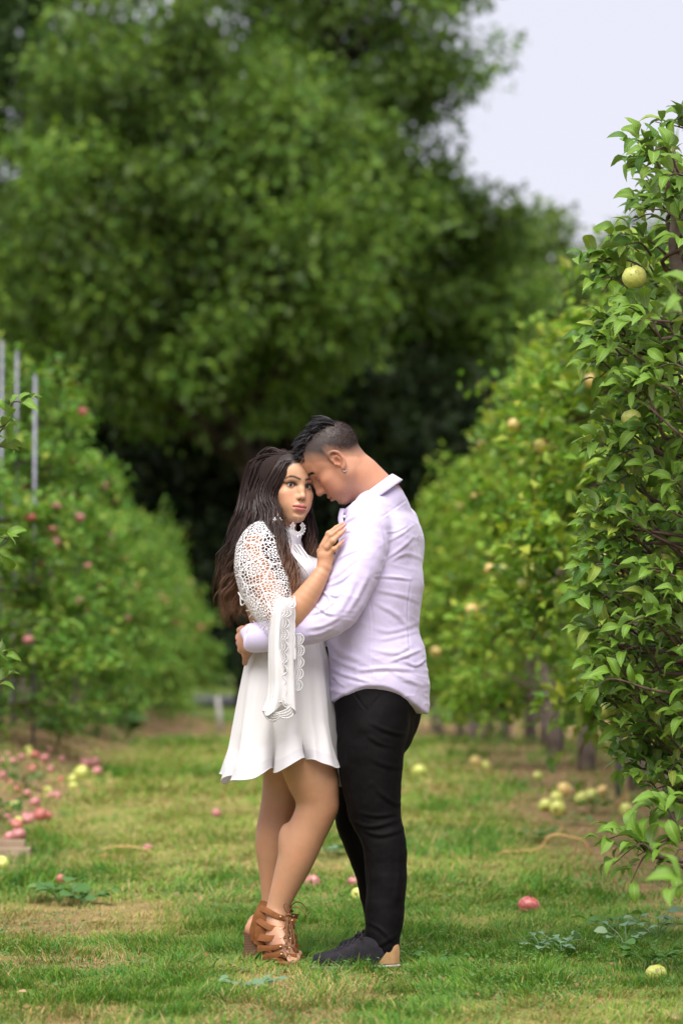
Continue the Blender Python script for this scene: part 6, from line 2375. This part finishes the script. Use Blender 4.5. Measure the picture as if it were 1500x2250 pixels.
G1, G2, G3 = 'windfalls under the right row', 'windfalls on the left soil strip', 'windfalls in the grass lane'
falls = [
    ('G', 1198, 1784, 32, 'leftmost yellow-green apple of the four-apple heap under the right row', G1), ('G', 1221, 1768, 32, 'yellow-green apple in the middle of the heap under the right row', G1),
    ('G', 1225, 1793, 37, 'front yellow-green apple of the heap under the right row', G1), ('B', 1240, 1752, 37, 'blushed apple lying behind the heap under the right row', G1),
    ('G', 1278, 1770, 34, 'left one of the paired green apples beside the heap', G1), ('G', 1296, 1764, 34, 'right one of the paired green apples beside the heap', G1),
    ('B', 1322, 1748, 26, 'small blushed apple right of the paired green apples', G1), ('G', 1376, 1795, 33, 'single yellow apple in front of the grey trunk', G1),
    ('G', 1477, 1743, 24, 'single green apple near the right edge behind a trunk', G1), ('B', 1045, 1688, 29, 'orange-blushed apple far off behind the man', G1),
    ('G', 1068, 1692, 22, 'yellow apple beside the orange-blushed one far behind', G1), ('G', 920, 1708, 29, 'yellow apple in the grass just right of the trouser leg', G3),
    ('G', 1180, 1714, 20, 'small yellow apple far down the right soil strip', G1), ('R', 1161, 2011, 47, 'red apple lying alone in the grass right of the shoes', G3),
    ('G', 1440, 2160, 48, 'yellow-green apple under weeds at the lower right corner', G1),
    ('G', 179, 1714, 42, 'large yellow apple among pink ones on the left strip', G2), ('P', 188, 1690, 27, 'pink apple behind the large yellow one', G2), ('P', 208, 1689, 28, 'second pink apple behind the large yellow one, to the right', G2),
    ('P', 213, 1708, 26, 'pale pink apple right of the large yellow one', G2), ('G', 160, 1722, 21, 'small yellow apple below the large yellow one', G2), ('G', 161, 1738, 21, 'lowest small yellow apple on the left strip', G2),
    ('R', 135, 1721, 15, 'tiny red apple left of the small yellow apples', G2), ('R', 71, 1703, 23, 'dark red apple in the middle of the left soil strip', G2), ('P', 9, 1714, 20, 'pink apple at the left edge, upper', G2),
    ('P', 30, 1684, 22, 'pinkish apple far up the left soil strip', G2), ('P', 5, 1682, 18, 'pink apple cut by the left picture edge, farthest', G2), ('G', 64, 1656, 18, 'pale apple highest on the left strip', G2), ('P', 110, 1658, 16, 'small pink apple highest on the left strip', G2),
    ('P', 125, 1762, 24, 'right apple of a pink pair on the left soil strip', G2), ('P', 112, 1760, 22, 'left apple of a pink pair on the left soil strip', G2), ('P', 78, 1775, 24, 'pale pink apple left of the pink pair', G2),
    ('P', 61, 1814, 33, 'pale apple beside the reddest windfall at left', G2), ('R', 88, 1806, 34, 'bright red windfall above the plank', G2), ('R', 104, 1804, 22, 'red windfall touching the bright red one', G2),
    ('R', 36, 1826, 28, 'dark plum-red apple behind the two by the plank', G2), ('P', 41, 1850, 34, 'right one of two pink-red apples just above the plank', G2), ('P', 22, 1855, 30, 'left one of two pink-red apples just above the plank', G2),
    ('R', 133, 1944, 24, 'red apple half sunk in green grass at left', G3), ('G', 4, 1912, 34, 'green apple at the left edge below the plank', G3), ('P', 475, 1798, 22, 'pink apple in the grass left of her knees', G3),
    ('P', 687, 1957, 38, 'pink and cream apple between her shins and his trousers', G3), ('P', 776, 1950, 26, 'pink apple half hidden behind his far leg', G3), ('G', 786, 1982, 34, 'pale green apple close behind his trouser leg', G3), ('P', 325, 1873, 16, 'small pink apple by the dry stalks', G3)]
for k in range(16):                      # more on the left strip, nothing tells them apart
    falls.append(('RPPRG'[int(rn.integers(0, 5))], float(rn.uniform(0, 150)), float(rn.uniform(1665, 1820)), float(rn.uniform(15, 24)), 'small muted windfall scattered loosely over the left soil strip', 'small scattered windfalls at left'))
for key, px, py, w, lab, grp in falls:
    p, d = on_ground(px, py - 2)
    s = float(np.clip(w * d / FPX, .045, .10))
    e = link('windfall_apple', AP[key], None, None, Vector(p + [0, 0, s * .36]))
    e.scale = (s * rn.uniform(.94, 1.08), s * rn.uniform(.94, 1.08), s * rn.uniform(.84, 1.0))
    e.rotation_euler = (rn.normal(0, .7), rn.normal(0, .7), rn.uniform(0, 6.28))
    link('stem', STEM, None, e)
    tag(e, lab, 'apple', grp)

# plank lying on the left strip
M_wood = mat_plain('weathered_plank', (.26, .19, .13), (.36, .28, .20), 6, .9, .15, .5, 60)
p, d = on_ground(30, 1880)
e = empty('plank', p + [0, 0, .0], 'weathered plank end lying at the left edge below the red apples', 'plank')
v, f_ = box((-.25, 0, .018), (.66, .11, .036))
link('board', mesh('board', v, f_, smooth=False), M_wood, e)
v, f_ = box((-.25, .05, .052), (.60, .07, .032))
link('batten', mesh('batten', v, f_, smooth=False), M_wood, e)
# dry stalks
M_straw = mat_plain('dry_stalk', (.50, .29, .10), (.58, .37, .16), 20, .7)
for pts, lab in (([(218, 1868), (262, 1860), (320, 1866), (362, 1892)], 'long arched dry stalk in the grass left of the woman'), ([(216, 1879), (255, 1880), (288, 1893)], 'short dry stalk under the long arched one'),
                 ([(1090, 1872), (1180, 1866), (1215, 1834), (1300, 1850)], 'bent dry stalk on the right soil strip'), ([(1350, 1768), (1380, 1745)], 'thin dry stalk leaning by the grey trunks')):
    q0, d = on_ground(pts[0][0], pts[0][1] + 6)
    P = spline([at(a_, b_, d - D0 - .02 * k) for k, (a_, b_) in enumerate(pts)], 16)
    P[0, 2] = gz(P[0, 0], P[0, 1]); P[-1, 2] = gz(P[-1, 0], P[-1, 1])
    tag(wobj('dry_stalk', *tube(P, .0042, 6), M_straw), lab, 'stalk', 'dry stalks')
# small white stake far down the lane
p = at(481, 1592, 40 - D0)
e = empty('white_stake', (p[0], p[1], float(gz(p[0], p[1]))), 'small white forked stake far down the lane left of her skirt', 'stake')
M_wht = mat_plain('white_paint', (.42, .40, .39), rough=.6)
link('post', mesh('post', *tube([(.02, 0, -.05), (-.02, 0, .50)], .026, 8)), M_wht, e)
link('brace', mesh('brace', *tube([(.06, .03, -.05), (.0, .0, .40)], .016, 8)), M_wht, e)

# broad-leaved weeds
M_weed1 = mat_leaf('weed_leaf', [(0, (.055, .15, .03)), (.6, (.09, .20, .05)), (1, (.14, .24, .06))], .3, .5, .3)
M_weed2 = mat_leaf('mallow_leaf', [(0, (.12, .22, .13)), (.6, (.17, .28, .17)), (1, (.24, .34, .2))], .25, .55, .3)


def weed(px, py, h, n, L, m, label, spread=.10):
    p, d = on_ground(px, py)
    e = empty('weed', p, label, 'weed', 'weeds at the lane edges')
    st, P, D, Nn = MB(), [], [], []
    for k in range(n):
        a_ = k * 2.4 + rn.normal(0, .3)
        r_ = spread * rn.uniform(.35, 1)
        tip = np.array([r_ * math.cos(a_), r_ * math.sin(a_), h * rn.uniform(.5, 1)])
        st.add(*tube(spline([(0, 0, -.005), tip * [.35, .35, .6], tip], 6), [.0018, .0017, .0015, .0013, .0012, .001], 4))
        for q in range(2):
            P.append(tip * (1 - .3 * q)); D.append(np.array([math.cos(a_ + q), math.sin(a_ + q), .15])); Nn.append(np.array([0, 0, 1.0]) + rn.normal(0, .25, 3))
    link('stems', mesh('stems', *st.get()[:2]), m, e)
    P, D, Nn = np.array(P), np.array(D), nrm(np.array(Nn))
    LL = L * rn.uniform(.7, 1.15, len(P))
    V = []
    vs, fs = leaves(P, D, Nn, LL, LL * .8, (LEAF_V * [1, 1, .6], LEAF_F))
    link('leaves', mesh('leaves', vs, fs), m, e)


for a_ in ((1445, 2065, .10, 9, .045, M_weed2, 'blue-green mallow weed at the right edge of the lane'), (1235, 2100, .07, 9, .04, M_weed2, 'pale mallow weed left of the lower right corner'), (1185, 2090, .05, 7, .035, M_weed2, 'small pale weed in the right grass'),
           (1375, 2090, .09, 8, .045, M_weed2, 'mallow weed beside the blue-green one'), (1425, 2135, .09, 9, .05, M_weed1, 'leafy green weed over the corner apple'), (1345, 2050, .06, 8, .05, M_weed1, 'bright green dock weed at right'),
           (1475, 2140, .06, 7, .04, M_weed1, 'weed touching the right picture edge'), (1300, 1790, .10, 9, .06, M_weed1, 'green weed tuft behind the paired apples'), (130, 1985, .09, 10, .07, M_weed1, 'broad-leaved weed in grass at left'),
           (185, 1990, .06, 8, .06, M_weed1, 'second broad-leaved weed at left, nearer the lane'), (20, 1800, .12, 10, .07, M_weed1, 'dark weed tuft by the left windfalls'), (60, 1735, .12, 10, .07, M_weed1, 'weed among the left windfalls'),
           (215, 1625, .30, 14, .12, M_weed1, 'tall weed under the left row'), (130, 1640, .26, 14, .12, M_weed1, 'tall weed under the left row near its first trees'), (280, 1635, .28, 14, .12, M_weed1, 'tall weed at the left row foot, lane side'),
           (1180, 1850, .06, 8, .05, M_weed1, 'low weed beside the bent dry stalk'), (1255, 1815, .06, 7, .05, M_weed1, 'low weed in front of the apple heap'), (722, 1880, .05, 6, .06, M_weed2, 'pale weed seen between the couple’s legs'),
           (540, 2175, .03, 6, .05, M_weed2, 'pale flat weed before the sandals'), (960, 2120, .05, 7, .03, M_weed1, 'small weed right of the shoe')):
    weed(*a_)

# clover and low creeping leaves in patches
n = 26000
y = rn.uniform(6.8, 13.5, n)
x = y * 120 / FPX + rn.uniform(-1, 1, n) * (y * 750 / FPX + .1)
k = (fbm(x * 2.0 + 5, y * 1.6, seed=91) > .50 - .06 * (np.abs(x - .1) > .7)) & (rn.random(n) < .75)
x, y = x[k], y[k]
n = len(x)
P = np.stack([x, y, gz(x, y) + rn.uniform(.004, .035, n)], -1)
az = rn.uniform(0, 6.28, n)
L = rn.uniform(.007, .017, n)
V, F = leaves(P, np.stack([np.cos(az), np.sin(az), rn.uniform(-.2, .3, n)], -1), nrm(rn.normal(0, .35, (n, 3)) + [0, 0, 1]), L, L * .8, T_LOW)
tag(wobj('clover', V, F, M_weed1, smooth=False), 'low clover and creeping leaves between the grass blades', 'clover', kind='stuff')
# fallen leaves and straw
M_litter = mat_leaf('dry_litter', [(0, (.12, .075, .04)), (.4, (.22, .15, .07)), (.7, (.30, .21, .10)), (.9, (.28, .13, .06)), (1, (.40, .31, .19))], .1, .8, .1)
n = 2600
y = 6.8 + 16 * rn.random(n) ** 1.5
x = y * 120 / FPX + rn.uniform(-1, 1, n) * (y * 750 / FPX + .2)
k = rn.random(n) < (.18 + .8 * soil_w(x, y))
x, y = x[k], y[k]
n = len(x)
P = np.stack([x, y, gz(x, y) + rn.uniform(.004, .022, n)], -1)
az = rn.uniform(0, 6.28, n)
L = rn.uniform(.012, .034, n)
V, F = leaves(P, np.stack([np.cos(az), np.sin(az), rn.uniform(-.2, .4, n)], -1), nrm(rn.normal(0, .6, (n, 3)) + [0, 0, 1]), L, L * .5, T_LOW)
tag(wobj('leaf_litter', V, F, M_litter, smooth=False), 'dry fallen leaves scattered on soil and grass', 'leaf litter', kind='stuff')
